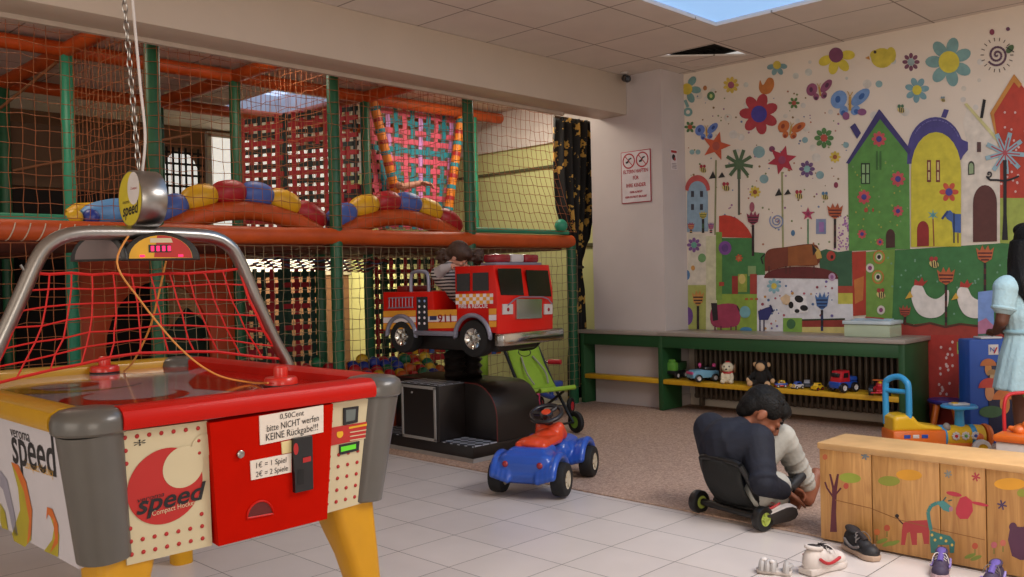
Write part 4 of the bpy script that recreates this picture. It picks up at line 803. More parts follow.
# one-piece body shell
out = low + [(L2 + .005, 1.0), (L2 - .02, roofz), (gx1, roofz), (gx1, seatz), (gx0 + .01, seatz), (gx0, bedz), (xb, bedz)]
XZ = EM @ M(((1, 0, 0, 0), (0, 0, 1, -W2), (0, 1, 0, 0), (0, 0, 0, 1)))
MB().prism(out, 2 * W2, krd, XZ, .008).obj('body', rd_)
sd = lambda px, py, off=.002: EM @ (lambda q: V((q.x, -W2 - off, q.z)))(es(px, py))
fd_ = lambda px, py, off=.002: EM @ (lambda q: V((L2 + .004 + off, q.y, q.z)))(ef(px, py))
def strip_(px0, px1, y0a, y0b, h, m, off=.0015):
    return [sd(px0, y0a, off), sd(px1, y0b, off), sd(px1, y0b + h, off), sd(px0, y0a + h, off)]
b = MB()
for ya, yb, h, m in ((311, 308.5, 6, kye), (317.5, 314.8, 5.5, kwh), (323.5, 321, 6, kye)):
    for x0, x1 in ((383.5, 416), (428, 457), (489, 496.5)):
        f = lambda x: ya + (yb - ya) * (x - 383) / 114
        b.poly(strip_(x0, x1, f(x0), f(x1), h, m), m)
n = 11
for i in range(n):
    for j in range(3):
        x0 = 455.8 + 37.5 * i / n; x1 = 455.8 + 37.5 * (i + 1) / n; f = lambda x, k: 294.2 + 3.4 * k - (x - 456) * .02
        b.poly([sd(x0, f(x0, j), .0015), sd(x1, f(x1, j), .0015), sd(x1, f(x1, j + 1), .0015), sd(x0, f(x0, j + 1), .0015)], kye if (i + j) % 2 else kwh)
def stext(s, p0, p1, m, hs, off=.003, bold=0):
    a = sd(*p0, off); c = sd(*p1, off); x = (c - a).normalized(); X = frame((a + c) / 2, x, (0, 0, 1)); b.text(s, (c - a).length * hs, m, X, bold, width=(c - a).length)
stext('FIRE & RESCUE', (459, 306.4), (488, 306), kwh, .15, .004, .0008); stext('911', (439, 319), (452.5, 318.7), mat('number_red', '8d1414', .4), .62, .003, .0012)
b.poly([sd(430, 316, .003), sd(437, 315.8, .003), sd(437, 320, .003), sd(430, 320.2, .003)], mat('flag_navy', '2c2f5a', .5)); b.obj('livery', rd_)
def quad(f, q, m, par, name, th=.004):
    P = [f(*p, 0) for p in q]; Q = [f(*p, th) for p in q]; x = MB(); x.add(Q + P, [(0, 1, 2, 3), (7, 6, 5, 4), (0, 4, 5, 1), (1, 5, 6, 2), (2, 6, 7, 3), (3, 7, 4, 0)], m); return x.obj(name, par)
quad(sd, [(457, 274), (470, 273.3), (470, 291), (457, 291.5)], kgl, rd_, 'side_window'); quad(sd, [(473, 273), (488.5, 272.3), (489, 290.5), (473, 291)], kgl, rd_, 'side_window')
quad(fd_, [(497, 268.5), (520, 268.5), (523, 295.5), (500, 295)], kgl, rd_, 'windscreen'); quad(fd_, [(525, 270), (547, 270.5), (550.5, 296.5), (528, 296)], kgl, rd_, 'windscreen')
quad(fd_, [(514.5, 299), (540, 299), (540, 318), (514.5, 319)], kch, rd_, 'grille', .012)
for x0, x1 in ((501.5, 511.5), (543, 551)): o = quad(fd_, [(x0, 304), (x1, 304), (x1, 314), (x0, 314.5)], mat('lamp_plate', 'b9b0ab', .3), rd_, 'headlamp', .008); MB().ell((0, 0, 0), (.004, .012, .012), mat('lamp_red', '8d1f2a', .2), T(fd_((x0 + x1) / 2, 309.5, .009)) @ EM.to_3x3().to_4x4(), 14, 8).obj('lens', o)
b = MB(); b.tube([fd_(505, 305, .02), fd_(512, 299, .02), fd_(517, 297, .02), fd_(540, 297, .02), fd_(545, 299, .02), fd_(549, 304, .02)], .004, kgy, 6); b.obj('brush_guard', rd_)
b = MB(); b.box((L2 + .03, 0, .728), (.075, 2 * W2 + .05, .075), kch, .012, EM); b.obj('bumper', rd_)
b = MB(); b.box((0, 0, .70), (.82, .40, .11), kb, .02, EM); b.obj('chassis', rd_)
for cx in (wr_, wf):
    b = MB(); R0 = .125 if cx is wr_ else .135
    b.tube([EM @ V((cx.x + R0 * cos(R(a)), -W2 - .005, max(zb_ - .03, cx.z + R0 * sin(R(a))))) for a in range(190, -11, -10)], .014, kgy, 8); b.obj('fender', rd_)
b = MB(); b.box(((wr_.x + wf.x) / 2, -W2 - .004, zb_ - .006), (wf.x - wr_.x - .24, .03, .03), kgy, .008, EM); b.obj('running_board', rd_)
def wheel(par, X, r, w, mt, mh, spokes=5, name='wheel'):
    b = MB(); q = r * .16; b.lathe([(r * .55, -w / 2), (r - q, -w / 2), (r - q * .3, -w / 2 + q * .3), (r, -w / 2 + q), (r, w / 2 - q), (r - q * .3, w / 2 - q * .3), (r - q, w / 2), (r * .55, w / 2)], mt, 32, X, caps=False); b.lathe([(r * .57, -w * .2), (r * .57, w * .2)], mt, 24, X); o = b.obj(name, par)
    h = MB(); h.lathe([(r * .60, -w * .42), (r * .60, w * .42), (r * .56, w * .47), (r * .5, w * .40), (r * .22, w * .32), (r * .2, w * .46), (.001, w * .48)], mh, 28, X)
    for k in range(spokes): a = 2 * pi * k / spokes; h.box((r * .36 * cos(a), r * .36 * sin(a), w * .39), (r * .34, r * .13, w * .16), mh, .002, X @ T(r * .36 * cos(a), r * .36 * sin(a), w * .39) @ rot(0, 0, math.degrees(a)) @ T(-r * .36 * cos(a), -r * .36 * sin(a), -w * .39))
    h.obj('hub', o); return o
for cx, r in ((wr_, .105), (wf, .112)):
    for s in (-1, 1): wheel(rd_, EM @ T(cx.x, s * (W2 - .045), cx.z - .005) @ rot(90 if s < 0 else -90, 0, 0), r, .1, kty, kch)
b = MB(); P0 = es(390, 300); b2 = MB()
for py in (298, 308): b.tube([sd(389.5, py, .012), sd(414.5, py - .8, .012)], .004, kgy, 6)
for k in range(8): b.tube([sd(390.5 + 3.3 * k, 298, .012), sd(390.5 + 3.3 * k, 307.8, .012)], .003, kgy, 6)
b.obj('ladder', rd_)
P = [sd(*p, 0) for p in [(417, 297), (427.5, 296.7), (428.5, 330), (418, 331)]]; Q_ = [sd(*p, .006) for p in [(417, 297), (427.5, 296.7), (428.5, 330), (418, 331)]]; b = MB(); b.add(Q_ + P, [(0, 1, 2, 3), (7, 6, 5, 4), (0, 4, 5, 1), (1, 5, 6, 2), (2, 6, 7, 3), (3, 7, 4, 0)], mat('pump_panel', '1c1e24', .3))
for i in range(2):
    for j in range(5): b.ell((0, 0, 0), (.009, .003, .009), kwh if j else mat('gauge_blue', '7d90c0', .3), T(sd(420 + 5.2 * i, 301 + 5.6 * j, .0075)) @ EM.to_3x3().to_4x4(), 10, 6)
b.obj('pump_panel', rd_)
b = MB(); z0 = bedz - .02; hx = (es(406, 290).x, es(424, 290).x); zt_ = es(415, 272).z
b.tube(smooth([EM @ V((hx[0], -.24, z0)), EM @ V((hx[0] + .005, -.24, zt_ - .03)), EM @ V((hx[0] + .035, -.24, zt_)), EM @ V((hx[1] - .035, -.24, zt_)), EM @ V((hx[1] - .005, -.24, zt_ - .03)), EM @ V((hx[1], -.24, z0))], 5), .012, kgy, 10); b.obj('grab_rail', rd_)
MB().box((es(390, 290).x + .02, -.1, bedz + .018), (.1, .2, .04), mat('bed_red', '6e1512', .4), .01, EM).obj('hose_box', rd_)
lb = MB(); xr = .37; zz_ = roofz + .0
lb.box((xr, 0, zz_ + .008), (.12, .46, .018), kgy, .004, EM); o = lb.obj('light_bar', rd_)
for y, w, m in ((-.145, .15, mat('lamp_dome_red', '7d1020', .2, coat=.5)), (.145, .15, MATS.get('lamp_dome_red')), (0, .13, mat('lamp_dome_clear', 'b3a9a6', .2))): MB().box((xr, y, zz_ + .042), (.10, w, .052), m or MATS['lamp_dome_red'], .014, EM).obj('lamp_dome', o)
# steering wheel hidden in the cab and the girl riding
# ------------------------------------------------------------------ people
skin_d = mat('skin_brown', '8a5238', .55, var=.05, scale=30); skin_l = mat('skin_light', 'c98f78', .55, var=.05, scale=30); skin_dk = mat('skin_dark', '54301f', .55, var=.05, scale=30)
hair_b = mat('hair_black', '0a0807', .62, var=.2, scale=60, bump=.5, bscale=120, spec=.25); hair_br = mat('hair_brown', '3e2719', .6, var=.25, scale=60, bump=.5, bscale=110)
def head_shapes(b, c, fwd, up, s=1., m=None):
    """skull, face, nose, chin and ears; c centre of the head, s head scale (1 = 0.21 m tall)"""
    X = frame(c, fwd, V(up).cross(V(fwd))) ; f = X  # local x forward, y left, z up
    E = lambda p, r: b.ell((0, 0, 0), [q * s for q in r], m, f @ T(*[q * s for q in p]), 20, 14)
    E((-.012, 0, .022), (.094, .077, .086)); E((.02, 0, -.03), (.070, .063, .075)); E((.058, 0, -.072), (.026, .03, .024)); E((.028, 0, -.07), (.045, .052, .035))
    b.tube([f @ V((.082 * s, 0, .018 * s)), f @ V((.100 * s, 0, -.012 * s)), f @ V((.103 * s, 0, -.024 * s))], [.008 * s, .012 * s, .015 * s], m, 10); E((.096, 0, -.026), (.014, .017, .010))
    for y in (-1, 1): E((.074, y * .03, .012), (.016, .018, .012)); E((.07, y * .037, -.022), (.018, .02, .016)); E((-.004, y * .078, -.012), (.018, .010, .030)); 
    E((.082, 0, -.05), (.012, .024, .006)); E((.079, 0, -.059), (.012, .02, .006))
    return f
def face_parts(par, f, s, lip='7a3b32', lash=hair_b, closed=False):
    w = mat('eye_white', 'd9d2cc', .3, var=0); k = mat('eye_dark', '1a0f0b', .15, var=0)
    for y in (-1, 1):
        e = MB()
        if closed: e.tube([f @ V((.0885 * s, y * q * s, z * s)) for q, z in ((.018, .002), (.03, -.002), (.044, .002))], .0028 * s, lash, 6)
        else: e.ell((0, 0, 0), (.010 * s, .013 * s, .0085 * s), w, f @ T(.080 * s, y * .031 * s, .006 * s), 14, 10); e.ell((0, 0, 0), (.004 * s, .006 * s, .006 * s), k, f @ T(.0885 * s, y * .031 * s, .005 * s), 12, 8)
        e.obj('eye', par)
        e = MB(); e.tube([f @ V((.085 * s, y * q * s, z * s)) for q, z in ((.014, .026), (.03, .033), (.048, .024))], [.003 * s, .0045 * s, .002 * s], lash, 6); e.obj('eyebrow', par)
    e = MB(); ml = mat('lip_' + lip, lip, .5); e.tube([f @ V(p) * 1 for p in [(.083 * s, -.022 * s, -.053 * s), (.094 * s, -.008 * s, -.051 * s), (.094 * s, .008 * s, -.051 * s), (.083 * s, .022 * s, -.053 * s)]], [.002 * s, .0045 * s, .0045 * s, .002 * s], ml, 6); e.obj('mouth', par)
def hand(b, wrist, d, nrm, s, m, curl=.6, side=1):
    """palm, four fingers of unequal length and a thumb; d along the hand, nrm out of the palm"""
    X = frame(wrist, d, V(nrm).cross(V(d)))                # x along, y across, z palm normal
    P = lambda x, y, z: X @ V((x * s, y * s, z * s))
    for y in (-.026, -.009, .009, .025): b.cap(P(.0, y * .6, 0), P(.072, y, 0), .013 * s, .011 * s, m, 10)
    for y, L in ((-.029, .052), (-.010, .064), (.009, .069), (.027, .060)):
        p = V((.074, y, 0)); a = 0; r = .0085
        for k, q in enumerate((.45, .32, .23)):
            a += curl * (.7, 1.0, .8)[k]; n = p + V((cos(a), 0, sin(a))) * L * q; b.cap(P(*p), P(*n), r * s, r * .88 * s, m, 8); p = n; r *= .9
    y = .03 * side; p = V((.018, y, .004))
    for k, (L, a) in enumerate(((.034, 50), (.027, 28), (.02, 12))): n = p + V((cos(R(a)), sin(R(a)) * side, .35)) * L; b.cap(P(*p), P(*n), (.011 - .0012 * k) * s, (.0100 - .0012 * k) * s, m, 8); p = n
# ---- boy sitting on the roller cart
BP = lambda px, py, D: at(px, py, D=D)
hd = V((.976, -.22, 0)).normalized(); lf_ = V((.22, .976, 0)).normalized()
pel = BP(746, 487, 3.97); sp = BP(733, 468, 3.98); ch = BP(729, 446, 4.0); nk = BP(742, 427, 4.0); hc_ = BP(762, 413, 4.01)
shL = ch + lf_ * .13 + V((0, 0, .055)) + hd * .02; shR = ch - lf_ * .13 + V((0, 0, .035)) + hd * .03
elR = BP(763, 483, 3.80); haR = BP(786, 492, 3.88); elL = BP(757, 474, 4.16); haL = BP(790, 486, 4.08)
hiR = pel - lf_ * .07; hiL = pel + lf_ * .07; knL = BP(782, 437, 4.08); anL = BP(807, 486, 4.14); knR = BP(776, 486, 3.97); anR = BP(775, 510, 3.90)
boy = thing('person', 'boy in navy jacket and light jeans sitting on a black roller cart, head bent', 'person', (pel.x, pel.y, 0)); BL = T(-pel.x, -pel.y, 0)
def loc_(*ps): return [BL @ p for p in ps]
def limb(b, pts, rs, m=None):
    for a, c, r0, r1 in zip(pts, pts[1:], rs, rs[1:]): b.cap(BL @ a, BL @ c, r0, r1, m, 16)
b = MB(); limb(b, [pel, sp, ch, nk], [.095, .10, .105, .045]); limb(b, [nk, hc_], [.042, .042]); limb(b, [ch, shL, elL, haL], [.08, .055, .036, .024]); limb(b, [ch, shR, elR, haR], [.08, .055, .036, .024])
limb(b, [hiL, knL, anL], [.075, .052, .034]); limb(b, [hiR, knR, anR], [.075, .052, .034])
fdir = (RT * .55 - V((0, 0, .62)) - FW * .12).normalized(); updir = (V((0, 0, .8)) + RT * .55).normalized()
hf = head_shapes(b, BL @ hc_, fdir, updir, 1.02)
hand(b, BL @ haR, (hd * .8 - V((0, 0, .5))), (V((0, 0, -1)) + hd * -.3), .85, None, .7, 1); hand(b, BL @ haL, (hd * .8 - V((0, 0, .4))), V((0, 0, -1)), .85, None, .7, -1)
# bare left foot: heel down, toes up
fh = BP(808, 499, 4.13); ft_ = BP(816, 473, 4.2); limb(b, [anL, fh], [.034, .030]); limb(b, [fh, BP(813, 486, 4.17), ft_], [.031, .03, .026])
tdir = (ft_ - fh).normalized(); 
for k in range(5): p = ft_ + lf_ * (.022 * (k - 2)) - tdir * .004 * abs(k - 1); limb(b, [p, p + tdir * (.026 - .003 * k)], [.0095, .008])
limb(b, [anR, BP(777, 514, 3.86)], [.032, .026])
b.organic('body', skin_d, boy, .005, 3)
face_parts(boy, hf, 1.02, closed=True)
# hair cap
h = MB(); 
for p, r in (((-.02, 0, .034), (.098, .086, .088)), ((-.055, 0, .0), (.058, .075, .075)), ((.035, 0, .078), (.06, .062, .036)), ((.062, .01, .062), (.03, .05, .03)), ((.05, -.035, .066), (.035, .03, .03)), ((-.06, 0, -.045), (.04, .055, .04)), ((.0, -.06, .04), (.06, .03, .05)), ((.0, .06, .04), (.06, .03, .05))): h.ell((0, 0, 0), [q * .985 for q in r], None, hf @ T(*p), 18, 12)
rdm = random.Random(5)
for k in range(70):
    a = rdm.uniform(0, 6.283); e = rdm.uniform(.15, 1.5); p = V((-.018 + .09 * cos(a) * cos(e), .08 * sin(a) * cos(e), .036 + .08 * sin(e))); q = p + V((rdm.uniform(.0, .03), rdm.uniform(-.012, .012), rdm.uniform(-.022, .004))) + (p - V((-.018, 0, .03))) * .07; h.cap(hf @ p, hf @ q, .009, .003, None, 7)
h.organic('hair', hair_b, boy, .004, 1)
# navy jacket
nv = mat('jacket_navy', '0f1424', .8, var=.18, scale=14, bump=.35, bscale=26); b = MB()
limb(b, [pel + V((0, 0, .012)), sp, ch], [.108, .122, .128]); limb(b, [ch, nk - V((0, 0, .012)) - hd * .012], [.122, .062]); limb(b, [ch + lf_ * .05, shL, elL, elL.lerp(haL, .8)], [.11, .08, .056, .042]); limb(b, [ch - lf_ * .05, shR, elR, elR.lerp(haR, .8)], [.11, .08, .058, .042])
limb(b, [pel + V((0, 0, .015)) + lf_ * .04, sp + hd * .03], [.10, .115])
for k in range(10):
    a = rdm.uniform(0, 1); p = shR.lerp(elR, a); b.torus((0, 0, 0), .062, .006, None, frame(BL @ p, (elR - shR).orthogonal(), (elR - shR).cross((elR - shR).orthogonal())))
b.organic('jacket', nv, boy, .006, 4)
b = MB(); kk = (nk - ch).normalized(); b.torus((0, 0, 0), .055, .016, nv, frame(BL @ (nk - kk * .02), kk.orthogonal(), kk.cross(kk.orthogonal()))); b.obj('collar', boy)
# jeans, shoe
jn = mat('jeans_light', 'b3b1a8', .85, var=.22, scale=9, bump=.3, bscale=40); b = MB(); limb(b, [hiL, knL, anL.lerp(knL, .06)], [.086, .062, .046]); limb(b, [hiR, knR, anR.lerp(knR, .1)], [.088, .066, .05]); limb(b, [hiL, hiR], [.09, .09])
for k in range(7): p = knL.lerp(anL, k / 7); b.torus((0, 0, 0), .058 - .0015 * k, .006, None, frame(BL @ p, (anL - knL).orthogonal() + V((.1 * (k % 3), 0, 0)), (anL - knL).cross((anL - knL).orthogonal())))
b.organic('jeans', jn, boy, .006, 3)
def sneaker(name, par, X, L, m_up, m_sole, m_acc, m_in, m_lace, high=0., worn=False, sole_dark=None):
    """sneaker: x towards the toe, z up, sole on z = 0"""
    k = L / .22; t = par
    prof = [(-.105, .030), (-.095, .036), (-.06, .037), (-.02, .033), (.02, .038), (.06, .043), (.09, .036), (.108, .018)]
    outl = [(x, y) for x, y in prof] + [(x, -y * .95) for x, y in prof[::-1]]
    b = MB(); b.prism([(x * k, y * k) for x, y in outl], .024 * k, m_sole, X, .005 * k); 
    if sole_dark: b.prism([(x * k * .97, y * k * .95) for x, y in outl], .004 * k, sole_dark, X @ T(0, 0, -.002 * k), .001)
    b.obj('sole', t)
    u = MB(); E = lambda p, r: u.ell((0, 0, 0), [q * k for q in r], None, X @ T(*[q * k for q in p]), 20, 12)
    E((.062, .002, .03), (.046, .040, .032)); E((.02, 0, .04), (.055, .036, .036)); E((-.06, 0, .042 + high * .2), (.046, .035, .048 + high)); E((-.03, 0, .045), (.05, .034, .042 + high * .5)); E((-.02, 0, .026), (.085, .036, .018))
    uo = u.organic('upper', m_up, t, .004 * max(1, k * .9), 3)
    b = MB(); b.ell((0, 0, 0), (.036 * k, .022 * k, .012 * k), m_in, X @ T(-.055 * k, 0, (.086 + high * 1.15) * k) @ rot(0, 12, 0), 20, 8); b.torus((0, 0, 0), .03 * k, .007 * k, m_up, X @ T(-.055 * k, 0, (.086 + high * 1.15) * k) @ rot(0, 12, 0) @ M.Diagonal((1.15, .8, 1, 1))); b.obj('collar', t)
    b = MB(); tg = [(-.02, .088), (.0, .085), (.02, .077), (.035, .068)]; b.tube([X @ V((x * k, 0, (z + high * .2) * k)) for x, z in tg], .014 * k, m_in, 8); b.obj('tongue', t)
    b = MB()
    for i in range(5): x = (-.006 + .012 * i); z = .092 - .008 * i + high * .15; b.tube(smooth([X @ V(((x) * k, -.026 * k, (z - .018) * k)), X @ V(((x + .006) * k, 0, z * k)), X @ V(((x + .002) * k, .026 * k, (z - .018) * k))], 4), .0028 * k, m_lace, 6)
    for s in (-1, 1): b.tube(smooth([X @ V((-.008 * k, 0, .094 * k)), X @ V((-.004 * k, s * .02 * k, .098 * k)), X @ V((.012 * k, s * .032 * k, .084 * k)), X @ V((.018 * k, s * .038 * k, .06 * k))], 4), .0022 * k, m_lace, 6)
    b.obj('laces', t)
    b = MB()
    for s in (-1, 1): b.tube(smooth([X @ V((-.07 * k, s * .0375 * k, .062 * k)), X @ V((-.035 * k, s * .0385 * k, .04 * k)), X @ V((.0 * k, s * .0385 * k, .036 * k)), X @ V((.045 * k, s * .041 * k, .05 * k))], 5), [.002 * k] + [.006 * k] * 14 + [.002 * k], m_acc, 8)
    b.obj('side_stripe', t)
swh = mat('shoe_white', 'c9c0ba', .6, var=.08); srd = mat('shoe_red', 'a81f26', .5); sbk = mat('shoe_black', '1b1a1d', .6, var=.1); sgr = mat('shoe_grey', '6d6664', .7); sin_ = mat('shoe_inside', '2a2426', .9); lwh = mat('lace_white', 'cfc9c6', .7)
# sole of the right shoe faces the camera, toe to the right
c = BP(777, 518, 3.775); xd = (RT * .93 + V((0, 0, .30))).normalized(); zd = (FW * .9 + V((0, 0, .28)) + RT * -.1); yd = zd.cross(xd); SX_ = frame(BL @ c, xd, yd)
sneaker('shoe', boy, SX_ @ T(0, 0, .0), .19, swh, swh, srd, sin_, srd, 0, sole_dark=mat('sole_dark', '2b2523', .7))
# ---- roller cart
ax = V((3.45, 2.07, 0)); cart = thing('roller_cart', 'black low roller cart with green-hubbed wheels that the boy is sitting on', 'ride-on toy', ax, math.degrees(math.atan2(hd.y, hd.x)))
mb2 = mat('cart_black', '141414', .4, var=.05); mgh = mat('hub_green', '9aa84a', .5); CI = (T(ax) @ rot(0, 0, math.degrees(math.atan2(hd.y, hd.x)))).inverted(); C_ = lambda px, py, D: CI @ at(px, py, D=D)
b = MB(); b.tube([(0, -.16, .055), (0, .16, .055)], .016, mb2, 10); b.obj('axle', cart)
for s in (-1, 1): wheel(cart, T(0, s * .185, .0525) @ rot(90 if s < 0 else -90, 0, 0), .052, .04, mb2, mgh, 4)
sb = V((-.035, 0, .30)); b = MB()
for s in (-1, 1): b.tube(smooth([(-.05, s * .115, .27), (-.01, s * .13, .19), (.06, s * .12, .075), (.0, s * .1, .056)], 5), .013, mb2, 10)
b.tube([(-.05, -.115, .27), (-.052, -.08, .278), (-.052, .08, .278), (-.05, .115, .27)], .013, mb2, 10); b.obj('back_frame', cart)
b = MB(); b.grid(lambda u, v: (lerp(-.047, .03, v) - .03 * sin(pi * v) - .02 * sin(pi * u), lerp(-.112, .112, u), lerp(.275, .075, v)), 12, 12, mat('cart_fabric', '191a19', .8, bump=.2, bscale=80)); bm_o = b.obj('backrest', cart, 80); q = bm_o.modifiers.new('s', 'SOLIDIFY'); q.thickness = .012
b = MB(); b.box((.15, 0, .068), (.26, .25, .03), mat('cart_fabric', '191a19', .8), .012); b.obj('seat', cart)
b = MB(); b.tube([(.02, 0, .05), (.30, 0, .05), (.46, 0, .055)], .017, mb2, 10); b.obj('beam', cart); b = MB(); b.tube(smooth([(.46, 0, .055), (.47, 0, .1), (.46, 0, .13)]), .015, mb2, 10); b.tube([C_(766, 507, 3.92), C_(782, 496, 3.98), C_(801, 476, 4.08)], .017, mb2, 10); b.tube([C_(782, 496, 3.98), (.46, 0, .1)], .015, mb2, 10); o = b.obj('foot_bar', cart)
MB().tube([C_(790, 488, 4.03), C_(802, 475, 4.085)], .023, sbk, 12).obj('foot_grip', o); MB().tube([C_(765, 508, 3.915), C_(775, 501, 3.955)], .023, sbk, 12).obj('foot_grip', o)
wheel(cart, T(.46, 0, .0525) @ rot(90, 0, 0), .052, .035, mb2, mgh, 4)
# ---- girl riding in the fire engine
seatc = EM @ V(((gx0 + gx1) / 2 + .01, -.02, seatz)); g0 = T(RO) @ seatc
girl = thing('person', 'small child with brown pigtails in a striped top leaning over the fire engine cab', 'person', g0); G = lambda px, py, D: at(px, py, D=D) - g0
D0 = (g0 - CP).dot(FW); u_ = EW.to_3x3() @ V((1, 0, 0)); w_ = EW.to_3x3() @ V((0, 1, 0))
pv = V((-.02, 0, .075)); cs_ = G(444, 278, D0 - .02); nk2 = G(450, 264, D0 - .02); hd2 = G(459, 255, D0 - .01)
def limb2(b, pts, rs, m=None):
    for a, c, r0, r1 in zip(pts, pts[1:], rs, rs[1:]): b.cap(a, c, r0, r1, m, 14)
b = MB(); limb2(b, [pv, pv.lerp(cs_, .5), cs_, nk2], [.06, .06, .055, .025]); limb2(b, [nk2, hd2], [.024, .024]); f2 = (u_ * .5 + V((0, 0, -.75)) + w_ * .4).normalized(); hf2 = head_shapes(b, hd2, f2, u_ * .8 + V((0, 0, .55)), .74)
sR = cs_ - w_ * .06 + V((0, 0, .025)); eR = G(443, 269, D0 - .12); hR = G(453, 266, D0 - .16); sL = cs_ + w_ * .06 + V((0, 0, .025)); eL = sL + u_ * .05 + V((0, 0, -.02)); hL = G(462, 266, D0 + .02)
limb2(b, [sR, eR, hR], [.03, .024, .017]); limb2(b, [sL, eL, hL], [.03, .024, .017]); hand(b, hR, u_ + V((0, 0, -.1)), V((0, 0, -1)), .58, None, .7, 1); hand(b, hL, u_, V((0, 0, -1)), .58, None, .7, -1)
knr = pv - w_ * .05 + u_ * .09 + V((0, 0, -.005)); knl = pv + w_ * .05 + u_ * .09; limb2(b, [pv - w_ * .03, knr, knr + V((0, 0, -.02)) + u_ * .02], [.05, .038, .03]); limb2(b, [pv + w_ * .03, knl, knl + V((0, 0, -.02)) + u_ * .02], [.05, .038, .03])
b.organic('body', skin_l, girl, .0045, 3); face_parts(girl, hf2, .74, 'a8564e', hair_br)
h = MB(); s = .74
for p, r in (((-.02, 0, .03), (.1, .088, .09)), ((-.055, 0, -.01), (.06, .08, .08)), ((.03, 0, .075), (.06, .065, .04))): h.ell((0, 0, 0), [q * s for q in r], None, hf2 @ T(*[q * s for q in p]), 18, 12)
for sg_, px in ((-1, 443), (1, 478)):
    c = G(px, 256, D0 + .0 * sg_); rdm = random.Random(px)
    h.ell(c, (.042, .042, .05), None, None, 14, 10); h.cap(hd2 + (c - hd2) * .5, c, .04, .036, None, 10)
    for k in range(26): d = V((rdm.gauss(0, 1), rdm.gauss(0, 1), rdm.gauss(-.3, 1))).normalized(); h.cap(c + d * .03, c + d * .054 + V((0, 0, -.008)), .014, .007, None, 7)
h.organic('hair', hair_br, girl, .005, 2)
def stripes(name, c1, c2, sc):
    m = mat(name, c1, .85, var=0); nt = m.node_tree; bb = nt.nodes['Principled BSDF']; tc = nt.nodes.new('ShaderNodeTexCoord'); wv = nt.nodes.new('ShaderNodeTexWave'); wv.bands_direction = 'Z'; wv.inputs['Scale'].default_value = sc; wv.inputs['Distortion'].default_value = .8; wv.inputs['Detail'].default_value = 1; r = nt.nodes.new('ShaderNodeValToRGB'); r.color_ramp.interpolation = 'CONSTANT'; r.color_ramp.elements[0].color = lin(c1); r.color_ramp.elements[1].color = lin(c2); r.color_ramp.elements[1].position = .5
    nt.links.new(tc.outputs['Object'], wv.inputs['Vector']); nt.links.new(wv.outputs['Fac'], r.inputs['Fac']); nt.links.new(r.outputs['Color'], bb.inputs['Base Color']); return m
b = MB(); limb2(b, [pv + V((0, 0, .01)), pv.lerp(cs_, .5), cs_, nk2 - V((0, 0, .012))], [.078, .075, .068, .036]); limb2(b, [cs_, sR], [.05, .045]); limb2(b, [cs_, sL], [.05, .045]); b.organic('striped_top', stripes('striped_jersey', 'b5aca6', '2a2528', 15), girl, .005, 3)
b = MB(); limb2(b, [sR, eR, eR.lerp(hR, .7)], [.042, .033, .025]); limb2(b, [sL, eL, eL.lerp(hL, .7)], [.042, .033, .025]); b.organic('sleeves', mat('sleeve_grey', 'a39b9c', .85, bump=.2, bscale=40), girl, .005, 3)
b = MB(); limb2(b, [pv - w_ * .03, knr, knr + V((0, 0, -.012)) + u_ * .012], [.062, .048, .04]); limb2(b, [pv + w_ * .03, knl, knl + V((0, 0, -.012)) + u_ * .012], [.062, .048, .04]); limb2(b, [pv, pv], [.072, .07]) if False else None; b.ell(pv, (.078, .075, .06), None); b.organic('trousers', mat('trousers_purple', '4a3a78', .85), girl, .005, 3)
# ---- girl in the pale blue dress, seen from behind
GP = lambda px, py, D=4.6: at(px, py, D=D)
gc = GP(1034, 300); gl = thing('person', 'girl with long dark hair in a pale blue dress standing by the blue cabinet', 'person', (gc.x, gc.y, 0)); GL = T(-gc.x, -gc.y, 0)
gf = (FW * .9 - RT * .15); gf.z = 0; gf.normalize(); gr = gf.cross(V((0, 0, 1))).normalized(); zc = lambda py: GP(1034, py).z
P3 = lambda r, f, z: gr * r + gf * f + V((0, 0, z)); zs = zc(287); zh = zc(246)
b = MB(); limb2(b, [P3(0, 0, .66), P3(0, 0, .8), P3(0, 0, .95), P3(0, 0, zs + .03), P3(0, .01, zh - .04)], [.11, .095, .1, .05, .042]); gh = head_shapes(b, P3(.0, .015, zh + .005), gf, V((0, 0, 1)), 1.0)
for s in (-1, 1):
    limb2(b, [P3(s * .06, 0, .64), P3(s * .065, .01, .36), P3(s * .065, -.01, .07)], [.075, .05, .034]); limb2(b, [P3(s * .065, -.02, .05), P3(s * .075, .11, .03)], [.034, .028])
    for k in range(5): limb2(b, [P3(s * .075 + .012 * (k - 2), .11, .022), P3(s * .078 + .013 * (k - 2), .145 - .006 * abs(k - 1), .016)], [.011, .009])
shp = {s: P3(s * .15, 0, zs) for s in (-1, 1)}; elb = {-1: P3(-.185, .0, zc(320)), 1: P3(.185, .0, zc(320))}; wst = {-1: P3(-.10, .15, zc(332)), 1: P3(.12, .16, zc(332))}
for s in (-1, 1): limb2(b, [P3(s * .07, 0, zs), shp[s], elb[s], wst[s]], [.05, .042, .033, .023]); hand(b, wst[s], gf + gr * -.4 * s, V((0, 0, -1)) + gf * .2, .82, None, .5, -s)
b.organic('body', skin_dk, gl, .006, 3); face_parts(gl, gh, 1.0, '6a2f2a')
h = MB(); rdm = random.Random(8)
for p, r in (((-.02, 0, .03), (.1, .09, .09)), ((-.05, 0, -.03), (.065, .09, .1)), ((.03, 0, .08), (.06, .066, .04))): h.ell((0, 0, 0), r, None, gh @ T(*p), 18, 12)
